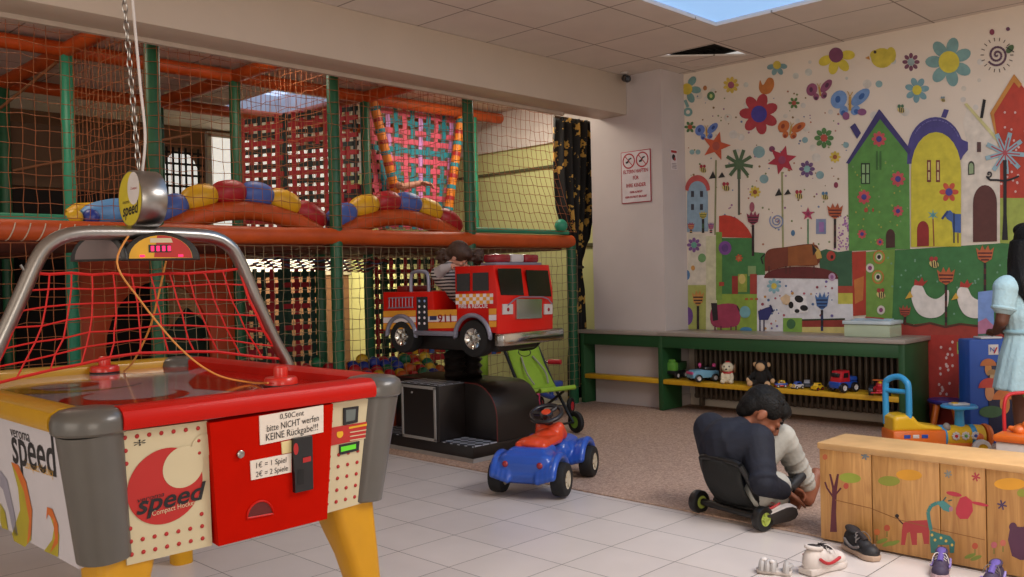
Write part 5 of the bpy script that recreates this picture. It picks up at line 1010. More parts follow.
for k in range(60):
    a = rdm.uniform(60, 300); x0 = .085 * cos(R(a)); y0 = .09 * sin(R(a)); L = rdm.uniform(.24, .34); p = [gh @ V((x0 * .9 - .01, y0, .02)), gh @ V((x0 * 1.05 - .02, y0 * 1.25, -.10)), gh @ V((x0 - .045 + rdm.uniform(-.02, .02), y0 * 1.35 + rdm.uniform(-.02, .02), -.2)), gh @ V((x0 * .8 - .05 + rdm.uniform(-.02, .02), y0 * 1.3 + rdm.uniform(-.03, .03), -L))]
    q = smooth(p, 4); h.tube(q, [.024] * (len(q) - 3) + [.018, .012, .005], None, 7)
h.organic('hair', hair_b, gl, .006, 1)
dm = mat('dress_blue', '9dbcc4', .8, var=.06, scale=30, bump=.35, bscale=70)
def dress_pt(u, v):
    a = 2 * pi * u; z = lerp(zs + .035, zc(389), v)
    W_ = [(0, .07, .05), (.05, .12, .075), (.14, .15, .10), (.32, .155, .112), (.44, .135, .105), (.52, .14, .11), (.7, .165, .14), (1, .195, .165)]
    for (v0, r0, d0), (v1, r1, d1) in zip(W_, W_[1:]):
        if v0 <= v <= v1 + 1e-6: k = (v - v0) / (v1 - v0); r = lerp(r0, r1, k); d = lerp(d0, d1, k); break
    w = 1 + (.05 * max(0, v - .45) * sin(11 * a) + .012 * sin(23 * a + 9 * v)); return P3(r * cos(a) * w, d * sin(a) * w, z)
b = MB(); b.grid(dress_pt, 90, 44, dm); o = b.obj('dress', gl, 80, weld=True); q = o.modifiers.new('s', 'SOLIDIFY'); q.thickness = .006
b = MB(); zw = lerp(zs + .035, zc(389), .47)
b.tube([P3(.142 * cos(a), .112 * sin(a), zw) for a in [2 * pi * k / 40 for k in range(40)]], .012, mat('dress_sash', '86a8b2', .8), 8, True); b.obj('waistband', gl)
for s in (-1, 1):
    b = MB(); sh = shp[s]; b.ell(sh + V((0, 0, -.0)), (.068, .070, .062), dm, None, 18, 12); b.cap(sh, sh.lerp(elb[s], .5), .066, .062, dm); b.organic('sleeve', dm, gl, .006, 2)
    b = MB(); e = sh.lerp(elb[s], .62); d = (elb[s] - sh).normalized(); b.torus((0, 0, 0), .05, .012, dm, frame(e, d.orthogonal(), d.cross(d.orthogonal()))); b.obj('cuff', gl)
# ---- someone crawling behind the slanted pole of the climbing frame: forearm and hand reach out
CPn = lambda px, py, Y=6.22: at(px, py, Y=Y)
cw0 = CPn(372, 196, 6.60); cw = thing('person', 'person behind the slanted orange pole stretching a bare forearm over the soft rolls', 'person', (cw0.x, cw0.y, cw0.z)); O_ = lambda px, py, Y=6.22: CPn(px, py, Y) - cw0
b = MB(); limb2(b, [O_(352, 203, 6.62), O_(372, 194, 6.60), O_(382, 184, 6.60), O_(381, 172, 6.60)], [.1, .1, .09, .05]); head_shapes(b, O_(381, 166, 6.60), V((.8, -.5, -.2)), V((0, 0, 1)), .95)
sh_ = O_(388, 182, 6.46); el_ = O_(403, 187, 6.22); wr2 = O_(421, 183, 6.14); limb2(b, [O_(382, 183, 6.56), sh_, el_, wr2], [.05, .04, .034, .026]); hand(b, wr2, RT * .95 + V((0, 0, -.1)), V((0, 0, -1)) - FW * .3, 1.0, None, .55, 1)
limb2(b, [O_(352, 203, 6.62), O_(340, 206, 6.64), O_(330, 206, 6.66)], [.085, .07, .05]); b.organic('body', skin_l, cw, .007, 3)
b = MB(); limb2(b, [O_(352, 203, 6.62), O_(372, 194, 6.60), O_(382, 184, 6.60)], [.125, .12, .11]); limb2(b, [O_(352, 203, 6.62), O_(340, 206, 6.64), O_(332, 206, 6.66)], [.1, .085, .07]); b.organic('dark_clothing', mat('cloth_dark_red', '5a1a22', .85), cw, .008, 3)
h = MB(); h.ell(O_(379, 162, 6.61), (.095, .095, .09), None, None, 18, 12); h.ell(O_(377, 170, 6.64), (.08, .08, .1), None, None, 18, 12); h.organic('hair', hair_br, cw, .007, 2)
# ------------------------------------------------------------------ toy bench along the mural wall
gnb = mat('bench_green', '1f4a26', .5, var=.1, scale=6); gtop = mat('bench_top_grey', '94897f', .35, var=.06, scale=5); yel = mat('bench_yellow', 'c99a1c', .5, var=.06)
FX = 5.916; bn_ = thing('toy_bench', 'long dark green bench with grey top and yellow shelves under the mural', 'bench', (6.1, 3.6, 0)); BI = T(-6.1, -3.6, 0)
b = MB(); b.box(((FX - .012 + 6.36) / 2, (2.235 + 4.168) / 2, .618), (6.36 - FX + .012, 4.168 - 2.235, .030), gtop, .004, BI); b.box(((FX - .012 + 6.03) / 2, (4.168 + 4.99) / 2, .618), (6.03 - FX + .012, .824, .030), gtop, .004, BI); b.obj('bench_top', bn_)
MB().box((FX + .012, 3.62, .556), (.022, 2.70, .092), gnb, .003, BI).obj('apron', bn_)
for y, d in ((4.95, .25), (4.148, .27), (2.265, .42)): MB().box((FX + d / 2, y, .306), (d, .04, .592), gnb, .003, BI).obj('leg_panel', bn_)
for y0, y1, d in ((4.17, 4.93, .10), (2.287, 4.126, .25)): MB().box((FX + .002 + d / 2, (y0 + y1) / 2, .239), (d, y1 - y0, .036), yel, .004, BI).obj('shelf', bn_)
t = thing('radiator', 'dark ribbed radiator behind the yellow shelf of the green bench', 'radiator', (6.28, 3.2, .02)); b = MB(); mrad = mat('radiator_brown', '5e5144', .5, .2, var=.1)
for k in range(38): b.box((0, -.83 + k * .045, .28), (.07, .026, .44), mrad, .01)
b.obj('rib_panel', t); b = MB()
for z in (.08, .49): b.tube([(0, -.86, z), (0, .86, z)], .02, mrad, 10)
for y in (-.8, .8): b.box((0, y, .03), (.05, .03, .06), mrad, .004)
b.obj('pipe', t)
SZ = .2575
def onshelf(px, x=6.0): p = at(px, 380, X=x); return V((p.x, p.y, SZ))
pl = lambda n, c, r=.35: mat('plastic_' + n, c, r, var=.04, coat=.15)
pR, pB, pY, pG, pK, pW, pO, pC, pPk, pBr = pl('red', 'b5202a'), pl('blue', '23489e'), pl('yellow', 'd8ab1e'), pl('green', '5f9c3c'), pl('black', '19181b'), pl('white', 'c9c2bd'), pl('orange', 'd0641c'), pl('sky', '6d9fb8'), pl('pink', 'c2447c'), pl('brown', '6a4a30')
def twheels(par, pts, r, w, m=None, ax='y'):
    for p in pts: wheel(par, T(*p) @ rot(90 if p[1] < 0 else -90, 0, 0), r, w, pK, m or pW, 4)
# green digger truck
p = onshelf(676, 6.06); t = thing('toy_truck', 'green toy tipper truck at the left end of the long yellow shelf', 'toy truck', p, 180); b = MB(); b.box((0, 0, .05), (.16, .085, .03), pK, .006); b.obj('chassis', t); b = MB(); b.box((.045, 0, .095), (.06, .08, .075), pG, .014); b.box((.05, 0, .14), (.035, .06, .03), pG, .012); b.obj('cab', t); b = MB(); b.prism([(-.09, .065), (.01, .065), (.015, .12), (-.1, .13), (-.105, .1)], .08, pl('dark_green', '2a4a2a'), M(((1, 0, 0, 0), (0, 0, 1, -.04), (0, 1, 0, 0), (0, 0, 0, 1))), .004); b.obj('tipper', t); twheels(t, [(x, y, .028) for x in (-.055, .05) for y in (-.045, .045)], .028, .025)
# pale blue car with a pink stripe
p = onshelf(703, 6.0); t = thing('toy_car', 'pale blue and black toy car with a pink stripe on the yellow shelf', 'toy car', p, 150); b = MB(); b.prism([(-.11, .03), (.11, .03), (.115, .06), (.09, .085), (.02, .092), (-.04, .085), (-.11, .08)], .12, pC, M(((1, 0, 0, 0), (0, 0, 1, -.06), (0, 1, 0, 0), (0, 0, 0, 1))), .008); b.obj('body', t); b = MB(); b.box((.112, 0, .068), (.012, .11, .022), pPk, .004); b.obj('stripe', t); b = MB(); b.box((-.04, 0, .098), (.10, .1, .03), pK, .012); b.obj('cockpit', t); b = MB(); b.ell((-.08, .03, .12), (.016, .016, .018), pPk); b.ell((.01, -.03, .122), (.014, .014, .018), pPk); b.tube([(-.08, .03, .1), (-.08, .03, .12)], .006, pPk, 8); b.tube([(.01, -.03, .1), (.01, -.03, .12)], .006, pPk, 8); b.obj('lamp_knob', t); twheels(t, [(x, y, .03) for x in (-.07, .07) for y in (-.062, .062)], .03, .03)
# puppy
p = onshelf(728, 5.98); t = thing('toy_puppy', 'white toy puppy with brown ears and red collar sitting on the yellow shelf', 'toy dog', p, 200); b = MB(); wv_ = mat('plush_cream', 'cfc2a6', .8, bump=.2); b.ell((0, 0, .045), (.045, .045, .05), None); b.ell((.045, .03, .018), (.028, .02, .018), None); b.ell((.045, -.03, .018), (.028, .02, .018), None); b.ell((.028, .035, .05), (.018, .014, .035), None); b.ell((.028, -.035, .05), (.018, .014, .035), None); b.ell((.005, 0, .12), (.045, .046, .042), None); b.ell((.042, 0, .108), (.022, .024, .018), None); b.organic('body', wv_, t, .004, 2); b = MB(); b.torus((0, 0, .083), .033, .009, pR); b.obj('collar', t)
for s in (-1, 1): b = MB(); b.ell((-.005, s * .05, .112), (.018, .012, .035), pBr); b.obj('ear', t)
b = MB(); b.ell((-.005, 0, .155), (.022, .022, .014), pR); b.obj('cap', t); b = MB(); b.ell((.064, 0, .112), (.006, .008, .006), pK); [b.ell((.042, s * .018, .13), (.005, .006, .008), pK) for s in (-1, 1)]; b.obj('face', t)
# plush monkey
p = onshelf(762, 5.99); t = thing('plush_monkey', 'black plush monkey with tan face and paws sitting on the yellow shelf', 'plush toy', p, 190); pk_ = mat('plush_black', '171310', .95, bump=.6, bscale=80); ptn = mat('plush_tan', 'c09a72', .9, bump=.3, bscale=60); b = MB(); b.ell((0, 0, .06), (.05, .055, .065), None); b.ell((.0, 0, .145), (.045, .048, .045), None)
for s in (-1, 1): b.cap((0, s * .04, .1), (.03, s * .085, .05), .02, .018, None); b.cap((.01, s * .03, .025), (.06, s * .06, .022), .026, .02, None)
b.organic('body', pk_, t, .004, 2); b = MB(); b.ell((.033, 0, .14), (.02, .034, .032), ptn); b.obj('face', t)
for s in (-1, 1):
    b = MB(); b.ell((.034, s * .09, .042), (.018, .017, .02), ptn); b.obj('hand', t); b = MB(); b.ell((.078, s * .066, .022), (.016, .022, .022), ptn); b.obj('foot', t); b = MB(); b.ell((0, s * .05, .155), (.009, .016, .018), ptn); b.obj('ear', t)
# small cars
def minicar(px, x, lab, cb, cc, L, rz, wm=None, extra=None):
    p = onshelf(px, x); t = thing('toy_car', lab, 'toy car', p, rz); k = L / .1; W = .055 * k; XZ_ = M(((1, 0, 0, 0), (0, 0, 1, -W / 2), (0, 1, 0, 0), (0, 0, 0, 1)))
    b = MB(); b.prism([(-.05 * k, .012 * k), (.05 * k, .012 * k), (.052 * k, .03 * k), (.03 * k, .038 * k), (-.05 * k, .038 * k)], W, cb, XZ_, .004 * k); b.obj('body', t); b = MB(); b.prism([(-.035 * k, .037 * k), (.026 * k, .037 * k), (.012 * k, .06 * k), (-.026 * k, .06 * k)], W * .86, cc, XZ_ @ T(0, 0, W * .07), .005 * k); b.obj('cabin', t); b = MB(); b.box((0, 0, .048 * k), (.034 * k, W * .9, .012 * k), pK, .002); b.obj('window', t); twheels(t, [(xx * k, s * W * .5, .0135 * k) for xx in (-.03, .03) for s in (-1, 1)], .0135 * k, .014 * k, wm); return t
t = minicar(781, 5.97, 'small blue and red toy car with yellow roof beside the plush monkey', pB, pY, .085, 130); b = MB(); b.box((0, 0, .014), (.088, .05, .012), pR, .003); b.obj('bumper', t)
t = minicar(797, 5.96, 'small white and yellow toy car second from the plush monkey', pW, pB, .085, 160); b = MB()
for s in (-1, 1): b.torus((.042, s * .015, .026), .009, .003, pY, T(.044, s * .015, .026) @ rot(0, 90, 0) @ T(-.042, -s * .015, -.026))
b.obj('headlamp_ring', t)
minicar(807, 6.06, 'small dark grey toy car behind the yellow toy car', pl('grey', '4a4a50'), pl('silver', '8a8a90'), .09, 200)
t = minicar(817, 5.96, 'small round yellow toy car beside the red and blue toy truck', pY, pY, .085, 170, pR)
p = onshelf(843, 5.99); t = thing('toy_truck', 'red and blue toy truck standing on the yellow shelf', 'toy truck', p, 160); b = MB(); b.box((0, 0, .05), (.17, .10, .045), pB, .008); b.obj('chassis', t); b = MB(); b.prism([(-.02, .07), (.075, .07), (.07, .10), (.055, .145), (-.015, .148)], .095, pR, M(((1, 0, 0, 0), (0, 0, 1, -.0475), (0, 1, 0, 0), (0, 0, 0, 1))), .008); b.obj('cab', t); b = MB(); b.prism([(0, .1), (.045, .1), (.038, .132), (0, .133)], .0975, pK, M(((1, 0, 0, 0), (0, 0, 1, -.0487), (0, 1, 0, 0), (0, 0, 0, 1)))); b.box((.067, 0, .117), (.012, .07, .028), pK, .002, T(.067, 0, .117) @ rot(0, -16, 0) @ T(-.067, 0, -.117)); b.obj('window', t); b = MB(); b.box((-.055, 0, .09), (.065, .09, .03), pB, .006); b.obj('load_bed', t); twheels(t, [(x, s * .053, .034) for x in (-.052, .052) for s in (-1, 1)], .034, .03)
p = onshelf(880, 5.98); t = thing('toy_race_car', 'red toy racing car near the right end of the yellow shelf', 'toy car', p, 200); b = MB(); b.ell((0, 0, .035), (.11, .035, .022), None); b.box((-.04, 0, .035), (.09, .09, .03), None, .01); b.box((.09, 0, .022), (.03, .11, .01), None, .003); b.ell((-.03, 0, .06), (.05, .03, .025), None); b.organic('body', pR, t, .0035, 2); b = MB(); b.box((-.1, 0, .085), (.03, .1, .008), pO, .002); b.tube([(-.1, .03, .04), (-.1, .03, .085)], .005, pK, 8); b.tube([(-.1, -.03, .04), (-.1, -.03, .085)], .005, pK, 8); b.obj('rear_wing', t); b = MB(); b.ell((-.01, 0, .07), (.02, .016, .018), pY); b.obj('driver_helmet', t); twheels(t, [(x, s * .055, .03) for x in (-.07, .065) for s in (-1, 1)], .03, .03)
# box on the bench
c = (at(847, 334, X=6.06) + at(892, 334, X=6.06)) / 2; t = thing('plastic_box', 'pale green plastic box with a sheet of paper in its lid on the bench top', 'box', (6.12, c.y, .634), 0); mbx = mat('box_pale', 'a9b59a', .3, var=.04, coat=.2); b = MB()
b.prism([(-.10, -.155), (.10, -.155), (.10, .155), (-.10, .155)], .085, mbx, None, .006); b.obj('tray', t); b = MB()
for c2, s2 in (((-.105, 0, .098), (.012, .33, .024)), ((.105, 0, .098), (.012, .33, .024)), ((0, -.16, .098), (.21, .012, .024)), ((0, .16, .098), (.21, .012, .024))): b.box(c2, s2, mat('box_lid', 'b7c3c6', .25), .004)
b.box((0, 0, .09), (.2, .31, .006), mat('box_lid', 'b7c3c6', .25)); b.obj('lid', t); b = MB(); b.box((0, .01, .1), (.17, .26, .004), mat('paper_blue', 'a9bfcf', .7), 0, rot(0, -8, 4) @ T(.0, 0, .006)); b.obj('paper_sheet', t); MB().tube([(-.06, -.1, .125), (.05, .07, .128)], .004, pR, 8).obj('pencil', t)
# ------------------------------------------------------------------ wooden box with painted animals
wx = bpy.data.materials.new('pine_wood'); wx.use_nodes = True; nt = wx.node_tree; bb = nt.nodes['Principled BSDF']; tc = nt.nodes.new('ShaderNodeTexCoord'); mpn = nt.nodes.new('ShaderNodeMapping'); mpn.inputs['Scale'].default_value = (14, 14, 1.2); no = nt.nodes.new('ShaderNodeTexNoise'); no.inputs['Scale'].default_value = 3; no.inputs['Detail'].default_value = 6; no.inputs['Distortion'].default_value = 1.2; r = nt.nodes.new('ShaderNodeValToRGB'); e = r.color_ramp.elements; e[0].position = .3; e[0].color = lin('a57440'); e[1].position = .7; e[1].color = lin('c8985a'); nt.links.new(tc.outputs['Object'], mpn.inputs['Vector']); nt.links.new(mpn.outputs['Vector'], no.inputs['Vector']); nt.links.new(no.outputs['Fac'], r.inputs['Fac']); nt.links.new(r.outputs['Color'], bb.inputs['Base Color']); bb.inputs['Roughness'].default_value = .45
wl2 = mat('pine_lid', 'c59c68', .45, var=.12, scale=9)
WX, WY0, WY1 = 3.44, .55, 1.65; wb = thing('wooden_box', 'long pine box painted with a giraffe, a red animal and a tree', 'wooden box', (WX + .135, 1.1, 0)); WI = T(-WX - .135, -1.1, 0); b = MB(); ys = [at(px, 500, X=WX).y for px in (872, 940, 986)]; yy = [WY1] + ys + [.72, WY0]
for y0, y1 in zip(yy, yy[1:]): b.box((WX + .125, (y0 + y1) / 2, .190), (.25, y0 - y1 - .003, .365), wx, .003, WI)
b.obj('plank_body', wb); b = MB(); b.box((WX + .125, (WY0 + WY1) / 2, .383), (.262, WY1 - WY0 + .012, .026), wl2, .005, WI); b.obj('lid', wb)
art = MB(); ART = []
def ap_(pts, c, l=1): ART.append((l, len(ART), pts, c))
def ael(x, y, rx, ry, c, l=1, a=0): ap_([(x + rx * cos(t) * cos(R(a)) - ry * sin(t) * sin(R(a)), y + rx * cos(t) * sin(R(a)) + ry * sin(t) * cos(R(a))) for t in [2 * pi * k / 18 for k in range(18)]], c, l)
def aln(pts, w, c, l=1):
    for (x0, y0), (x1, y1) in zip(pts, pts[1:]): d = math.hypot(x1 - x0, y1 - y0) or 1; nx, ny = -(y1 - y0) / d * w / 2, (x1 - x0) / d * w / 2; ap_([(x0 + nx, y0 + ny), (x1 + nx, y1 + ny), (x1 - nx, y1 - ny), (x0 - nx, y0 - ny)], c, l)
ap_([(830, 532), (832, 500), (832, 488), (829, 474), (831, 474), (834, 486), (837, 474), (839, 474), (837, 490), (836, 512), (837, 532)], '5a2430'); aln([(833, 497), (827, 488), (825, 482)], 1.8, '5a2430'); aln([(836, 494), (841, 488)], 1.8, '5a2430')
ael(850, 478, 11, 5, '93a03a', 1, 5); ael(846, 486, 2.6, 3, 'b04a3a', 2); ael(825, 457, 2.5, 2.8, 'b5603a'); ael(889, 481, 11, 5, '8a8f35', 1, 2); ael(909, 475, 13, 5.5, 'd6982c', 1, 3); ael(1010, 484, 16, 6, 'd6982c'); ael(1022, 493, 5, 4, '8a8f35', 2)
for x, y, r_, c in ((865, 456, 4, '6f7a80'), (948, 474, 4, '8a8a80'), (976, 477, 4.5, 'a83a42'), (1002, 505, 5, '4a3a5a')):
    for k in range(3): aln([(x + r_ * cos(R(60 * k + 15)), y + r_ * sin(R(60 * k + 15))), (x - r_ * cos(R(60 * k + 15)), y - r_ * sin(R(60 * k + 15)))], 1.5, c, 2)
ap_([(903, 523), (908, 521), (928, 520), (929, 526), (929, 544), (924, 544), (922, 533), (917, 533), (917, 545), (912, 545), (910, 532), (907, 533), (905, 545), (901, 545), (902, 530)], 'a83a3c'); aln([(903, 524), (899, 520), (897, 517)], 1.4, '4a2a2a'); ael(897, 516, 2, 2, '2a2224', 2)
aln([(931, 530), (929, 520), (928, 512), (931, 506), (937, 503), (944, 503)], 3.6, '3f7f7a', 2); ap_([(937, 503), (943, 500), (952, 507), (949, 512), (943, 510)], '4a8a88', 3); ap_([(930, 530), (938, 533), (950, 536), (955, 542), (954, 553), (950, 553), (949, 545), (938, 545), (936, 553), (931, 553), (930, 542)], '3a746e', 2)
for x, y in ((935, 540), (941, 538), (946, 541), (952, 545), (932, 535)): ael(x, y, 1.3, 1.4, 'd2b45a', 4)
ael(951, 509, 2, 2.5, 'b07a8a', 4); aln([(943, 501), (946, 497)], 1.2, '2a5a5a', 3); aln([(948, 501), (952, 500)], 1.2, '2a5a5a', 3)
ap_([(956, 508), (960, 498), (966, 496), (972, 501), (973, 511), (968, 519), (960, 519), (956, 514)], 'b53444', 3); ael(954, 494, 8, 2.2, 'b53444', 3, 12); ael(980, 504, 9, 1.6, 'b53444', 3, 12)
for x, y, c in ((975, 546, 'b5533a'), (994, 545, 'b5606a'), (1003, 543, 'c06a5a'), (877, 532, 'c06a3a'), (887, 528, 'b5533a')): ael(x, y, 3, 3.2, c, 2); aln([(x, y + 3), (x, y + 9)], 1, '6a7a3a', 1)
for x, y in ((882, 541), (888, 544), (894, 543), (970, 556), (976, 558)): ael(x, y, 6, 2, '7a8a3a', 1, -20)
ap_([(1008, 540), (1010, 528), (1014, 526), (1020, 527), (1034, 526), (1034, 560), (1020, 560), (1012, 556)], '553048', 3); ael(1013, 527, 4, 4.5, '553048', 3)
aln([(835, 500), (870, 508), (900, 520), (940, 530), (985, 540)], .7, '8a5a2c', 1)
for k, (l, i, pts, c) in enumerate(sorted(ART, key=lambda q: q[:2])): art.poly([WI @ at(x, y, X=WX - .0004 - .000012 * k) for x, y in pts], mat('box_paint_' + c, c, .6, var=.08))
art.obj('painted_pattern', wb, 5)
# ------------------------------------------------------------------ shoes in front of the box
def shoe(lab, px, py, hd_px, L, *mats, high=0., D=None, roll=0):
    p = at(px, py, Z=.0); q = at(*hd_px, Z=.0); a = math.degrees(math.atan2(q.y - p.y, q.x - p.x)); t = thing('shoe', lab, 'shoe', (p.x, p.y, .0005), a); sneaker('shoe', t, T(0, 0, .001), L, *mats, high=high); return t
shoe('white child sneaker with red and black side stripe lying on the tiles', 824, 570, (858, 560), .215, swh, swh, srd, sin_, lwh, high=.006)
shoe('dark brown and black sneaker leaning against the painted wooden box', 861, 555, (880, 564), .19, sbk, mat('sole_beige', 'b39a86', .6), sgr, sin_, sgr, high=.01)
shoe('dark sneaker with purple collar under the painted giraffe', 941, 574, (936, 590), .16, mat('shoe_plum', '3a2f48', .7, var=.1), mat('sole_pink', 'b59aa0', .6), mat('shoe_lilac', '8a7ab8', .5), mat('shoe_lining_purple', '5f4f9a', .8), lwh, high=.008)
shoe('dark purple sneaker half cut off at the bottom, right of the giraffe', 993, 587, (980, 600), .16, mat('shoe_plum', '3a2f48', .7, var=.1), sbk, mat('shoe_lilac', '8a7ab8', .5), mat('shoe_lining_purple', '5f4f9a', .8), sgr, high=.008)
p = at(774, 573, Z=0); t = thing('sandal', 'small pale grey toddler sandal on the tiles at the bottom edge', 'sandal', (p.x, p.y, .0005), 110); b = MB(); ol = [(-.062, .022), (-.04, .026), (0, .024), (.03, .029), (.055, .022), (.064, 0)]; b.prism(ol + [(x, -y) for x, y in ol[-2::-1]], .014, swh, None, .004); b.obj('sole', t); b = MB()
for x, w in ((.040, .024), (.02, .026), (.0, .024), (-.045, .024)): b.tube(arc((x, 0, .012), w, 0, 180, 12, (0, 1, 0), (0, 0, 1), .026), .0115, mat('sandal_grey', 'a9a5a3', .6), 8)
b.tube(smooth([(-.045, .024, .03), (-.062, 0, .034), (-.045, -.024, .03)]), .007, mat('sandal_grey', 'a9a5a3', .6), 8); b.obj('strap', t); b = MB(); b.ell((.035, .0, .046), (.012, .014, .007), lwh); b.ell((.005, .012, .044), (.01, .01, .007), lwh); b.obj('buckle', t)
# ------------------------------------------------------------------ blue ride-on car
cp = V((3.457, 3.158, .008)); car = thing('ride_on_car', 'blue plastic ride-on car with orange seat and black steering wheel on the carpet edge', 'ride-on toy', cp, 22.5); cb_ = mat('car_blue', '1f4fae', .3, var=.05, coat=.3); co = mat('car_orange', 'd2421c', .38, var=.04, coat=.15)
b = MB(); b.box((-.24, 0, .145), (.19, .29, .15), None, .05); b.box((-.24, 0, .11), (.2, .24, .09), None, .04); b.box((-.19, 0, .205), (.19, .21, .06), None, .028); b.box((.0, 0, .13), (.46, .17, .12), None, .045); b.box((.2, 0, .155), (.27, .2, .13), None, .055); b.box((.28, 0, .135), (.12, .25, .1), None, .045)
for x in (-.23, .23):
    for s in (-1, 1):
        P = arc((x, s * .145, .085), .112, 15, 165, 12, (1, 0, 0), (0, 0, 1)); 
        for y in (.155, .13, .105, .08):
            for q0, q1 in zip(P, P[1:]): b.cap(V((q0.x, s * y, q0.z - .3 * (.155 - y))), V((q1.x, s * y, q1.z - .3 * (.155 - y))), .021, .021, None, 9)
b.organic('body', cb_, car, .006, 5, .6)
b = MB(); b.box((-.10, 0, .235), (.26, .17, .045), None, .02); b.ell((-.17, 0, .245), (.07, .085, .03), None); b.ell((.03, 0, .24), (.08, .07, .045), None); b.box((.07, 0, .25), (.09, .15, .11), None, .035); b.cap((.08, .05, .285), (.13, .05, .24), .03, .03, None); b.cap((.08, -.05, .285), (.13, -.05, .24), .03, .03, None); b.organic('seat', co, car, .005, 4)
b = MB(); b.tube([(.075, 0, .29), (.035, 0, .35)], .024, pK, 12); o = b.obj('steering_column', car); SXc = T(.03, 0, .362) @ rot(0, -24, 0); b = MB(); b.torus((0, 0, 0), .082, .012, pK, SXc, 36, 10)
for a in (90, 210, 330): b.tube([SXc @ V((0, 0, -.005)), SXc @ V((.08 * cos(R(a)), .08 * sin(R(a)), 0))], .011, pK, 8)
b.lathe([(.035, -.012), (.035, .006), (.03, .010)], pK, 20, SXc); o = b.obj('steering_wheel', car); MB().lathe([(.026, .009), (.024, .014), (.001, .015)], co, 20, SXc).obj('horn_button', o)
for s in (-1, 1): MB().ell((-.333, s * .09, .165), (.010, .016, .016), mat('tail_red', '8d1520', .25, coat=.5)).obj('tail_light', car)
for x in (-.23, .23):
    for s in (-1, 1): wheel(car, T(x, s * .165, .083) @ rot(90 if s < 0 else -90, 0, 0), .083, .072, kty, mat('hub_cream', 'b9ad97', .45), 6)
b = MB(); [b.tube([(x, -.15, .083), (x, .15, .083)], .012, pK, 8) for x in (-.23, .23)]; b.obj('axle', car)
# ------------------------------------------------------------------ lime green folding strollers and a little tricycle behind the ride
lime = mat('lime_cloth', '84a82c', .8, var=.08, bump=.2, bscale=60); sk = mat('stroller_black', '131315', .4)
def stroller(lab, c, rz, full=True):
    t = thing('toy_stroller', lab, 'toy stroller', c, rz); B = .15
    for s in (-1, 1):
        b = MB(); b.tube([(-.25, s * B, .70), (.02, s * B, .30), (.22, s * B, .07)], .011, sk, 8); b.obj('side_tube', t); b = MB(); b.tube([(.12, s * B * .98, .28), (-.22, s * B, .08)], .010, sk, 8); b.obj('rear_leg', t)
        b = MB(); b.tube(smooth([(-.25, s * B, .70), (-.29, s * B, .74), (-.33, s * B, .74)]), .015, sk, 8); b.obj('handle', t)
        for x in (.22, -.22): wheel(t, T(x, s * (B + .022), .075) @ rot(90 if s < 0 else -90, 0, 0), .075, .035, kty, mat('hub_lime', '7fae3a', .45), 5)
    b = MB(); b.grid(lambda u, v: (lerp(-.17, .04, v) - .025 * sin(pi * v), lerp(-B + .012, B - .012, u), lerp(.62, .30, v)), 8, 14, lime); o = b.obj('backrest', t, 80); q = o.modifiers.new('s', 'SOLIDIFY'); q.thickness = .01
    b = MB(); b.grid(lambda u, v: (lerp(.04, .24, v), lerp(-B + .012, B - .012, u), .30 - .02 * sin(pi * v) + .02 * v), 8, 10, lime); b.tube([(.24, -B, .32), (.24, B, .32)], .016, lime, 10); o = b.obj('seat', t, 80); q = o.modifiers.new('s', 'SOLIDIFY'); q.thickness = .01
    b = MB()
    for s in (-1, 1): b.tube(smooth([(-.1, s * .05, .52), (.0, s * .08, .42), (.06, s * .06, .34)]), .007, mat('strap_grey', '8d8f7d', .7), 6)
    b.obj('harness', t); b = MB(); b.torus((0, 0, 0), .04, .003, pK, frame((-.128, 0, .55), (0, 1, 0), (-.5, 0, .8)) @ M.Diagonal((1.3, .8, 1, 1))); b.obj('emblem', t); b = MB(); b.tube([(.22, -B, .075), (.22, B, .075)], .008, sk, 8); b.tube([(-.22, -B, .075), (-.22, B, .075)], .008, sk, 8); b.obj('axle', t); return t
stroller('lime green toy stroller standing beside the black hood of the fire engine ride', (4.60, 4.275, .008), -100)
t = thing('folded_stroller', 'folded lime green toy stroller leaning behind the fire engine ride', 'toy stroller', (4.62, 4.89, .008), 0); b = MB(); b.grid(lambda u, v: (lerp(-.09, .09, u), -.015 + .012 * sin(pi * u), lerp(.62, .2, v)), 6, 8, lime); o = b.obj('cloth', t, 80); q = o.modifiers.new('s', 'SOLIDIFY'); q.thickness = .01
for s in (-1, 1): MB().tube([(s * .1, 0, .05), (s * .1, 0, .72)], .011, sk, 8).obj('side_tube', t); wheel(t, T(s * .1, -.0, .05) @ rot(90, 0, 0), .05, .03, kty, MATS['hub_lime'], 5)
tp = at(541, 400, D=7.0); t = thing('tricycle', 'small tricycle with red handlebar grips and pink steering post by the net', 'tricycle', (5.13, 4.67, .008), 200); b = MB(); b.tube([(.18, 0, .1), (.12, 0, .40)], .022, pl('trike_pink', 'b8305a'), 12); b.obj('steering_post', t); b = MB(); b.tube([(.12, -.17, .44), (.12, .17, .44)], .010, kch, 10); b.tube([(.12, 0, .40), (.12, 0, .44)], .016, kch, 10); o = b.obj('handlebar', t)
for s in (-1, 1): MB().tube([(.12, s * .08, .44), (.12, s * .18, .44)], .019, pR, 12).obj('grip', o)
b = MB(); b.tube(smooth([(.15, 0, .22), (0, 0, .17), (-.2, 0, .12)]), .02, pB, 10); b.obj('frame', t); b = MB(); b.box((-.12, 0, .24), (.17, .15, .05), pB, .02); b.tube([(-.12, 0, .14), (-.12, 0, .22)], .018, pB, 8); b.obj('saddle', t); wheel(t, T(.19, 0, .1) @ rot(-90, 0, 0), .1, .035, kty, pR, 5)
for s in (-1, 1): wheel(t, T(-.2, s * .13, .065) @ rot(90 if s < 0 else -90, 0, 0), .065, .03, kty, pR, 5)
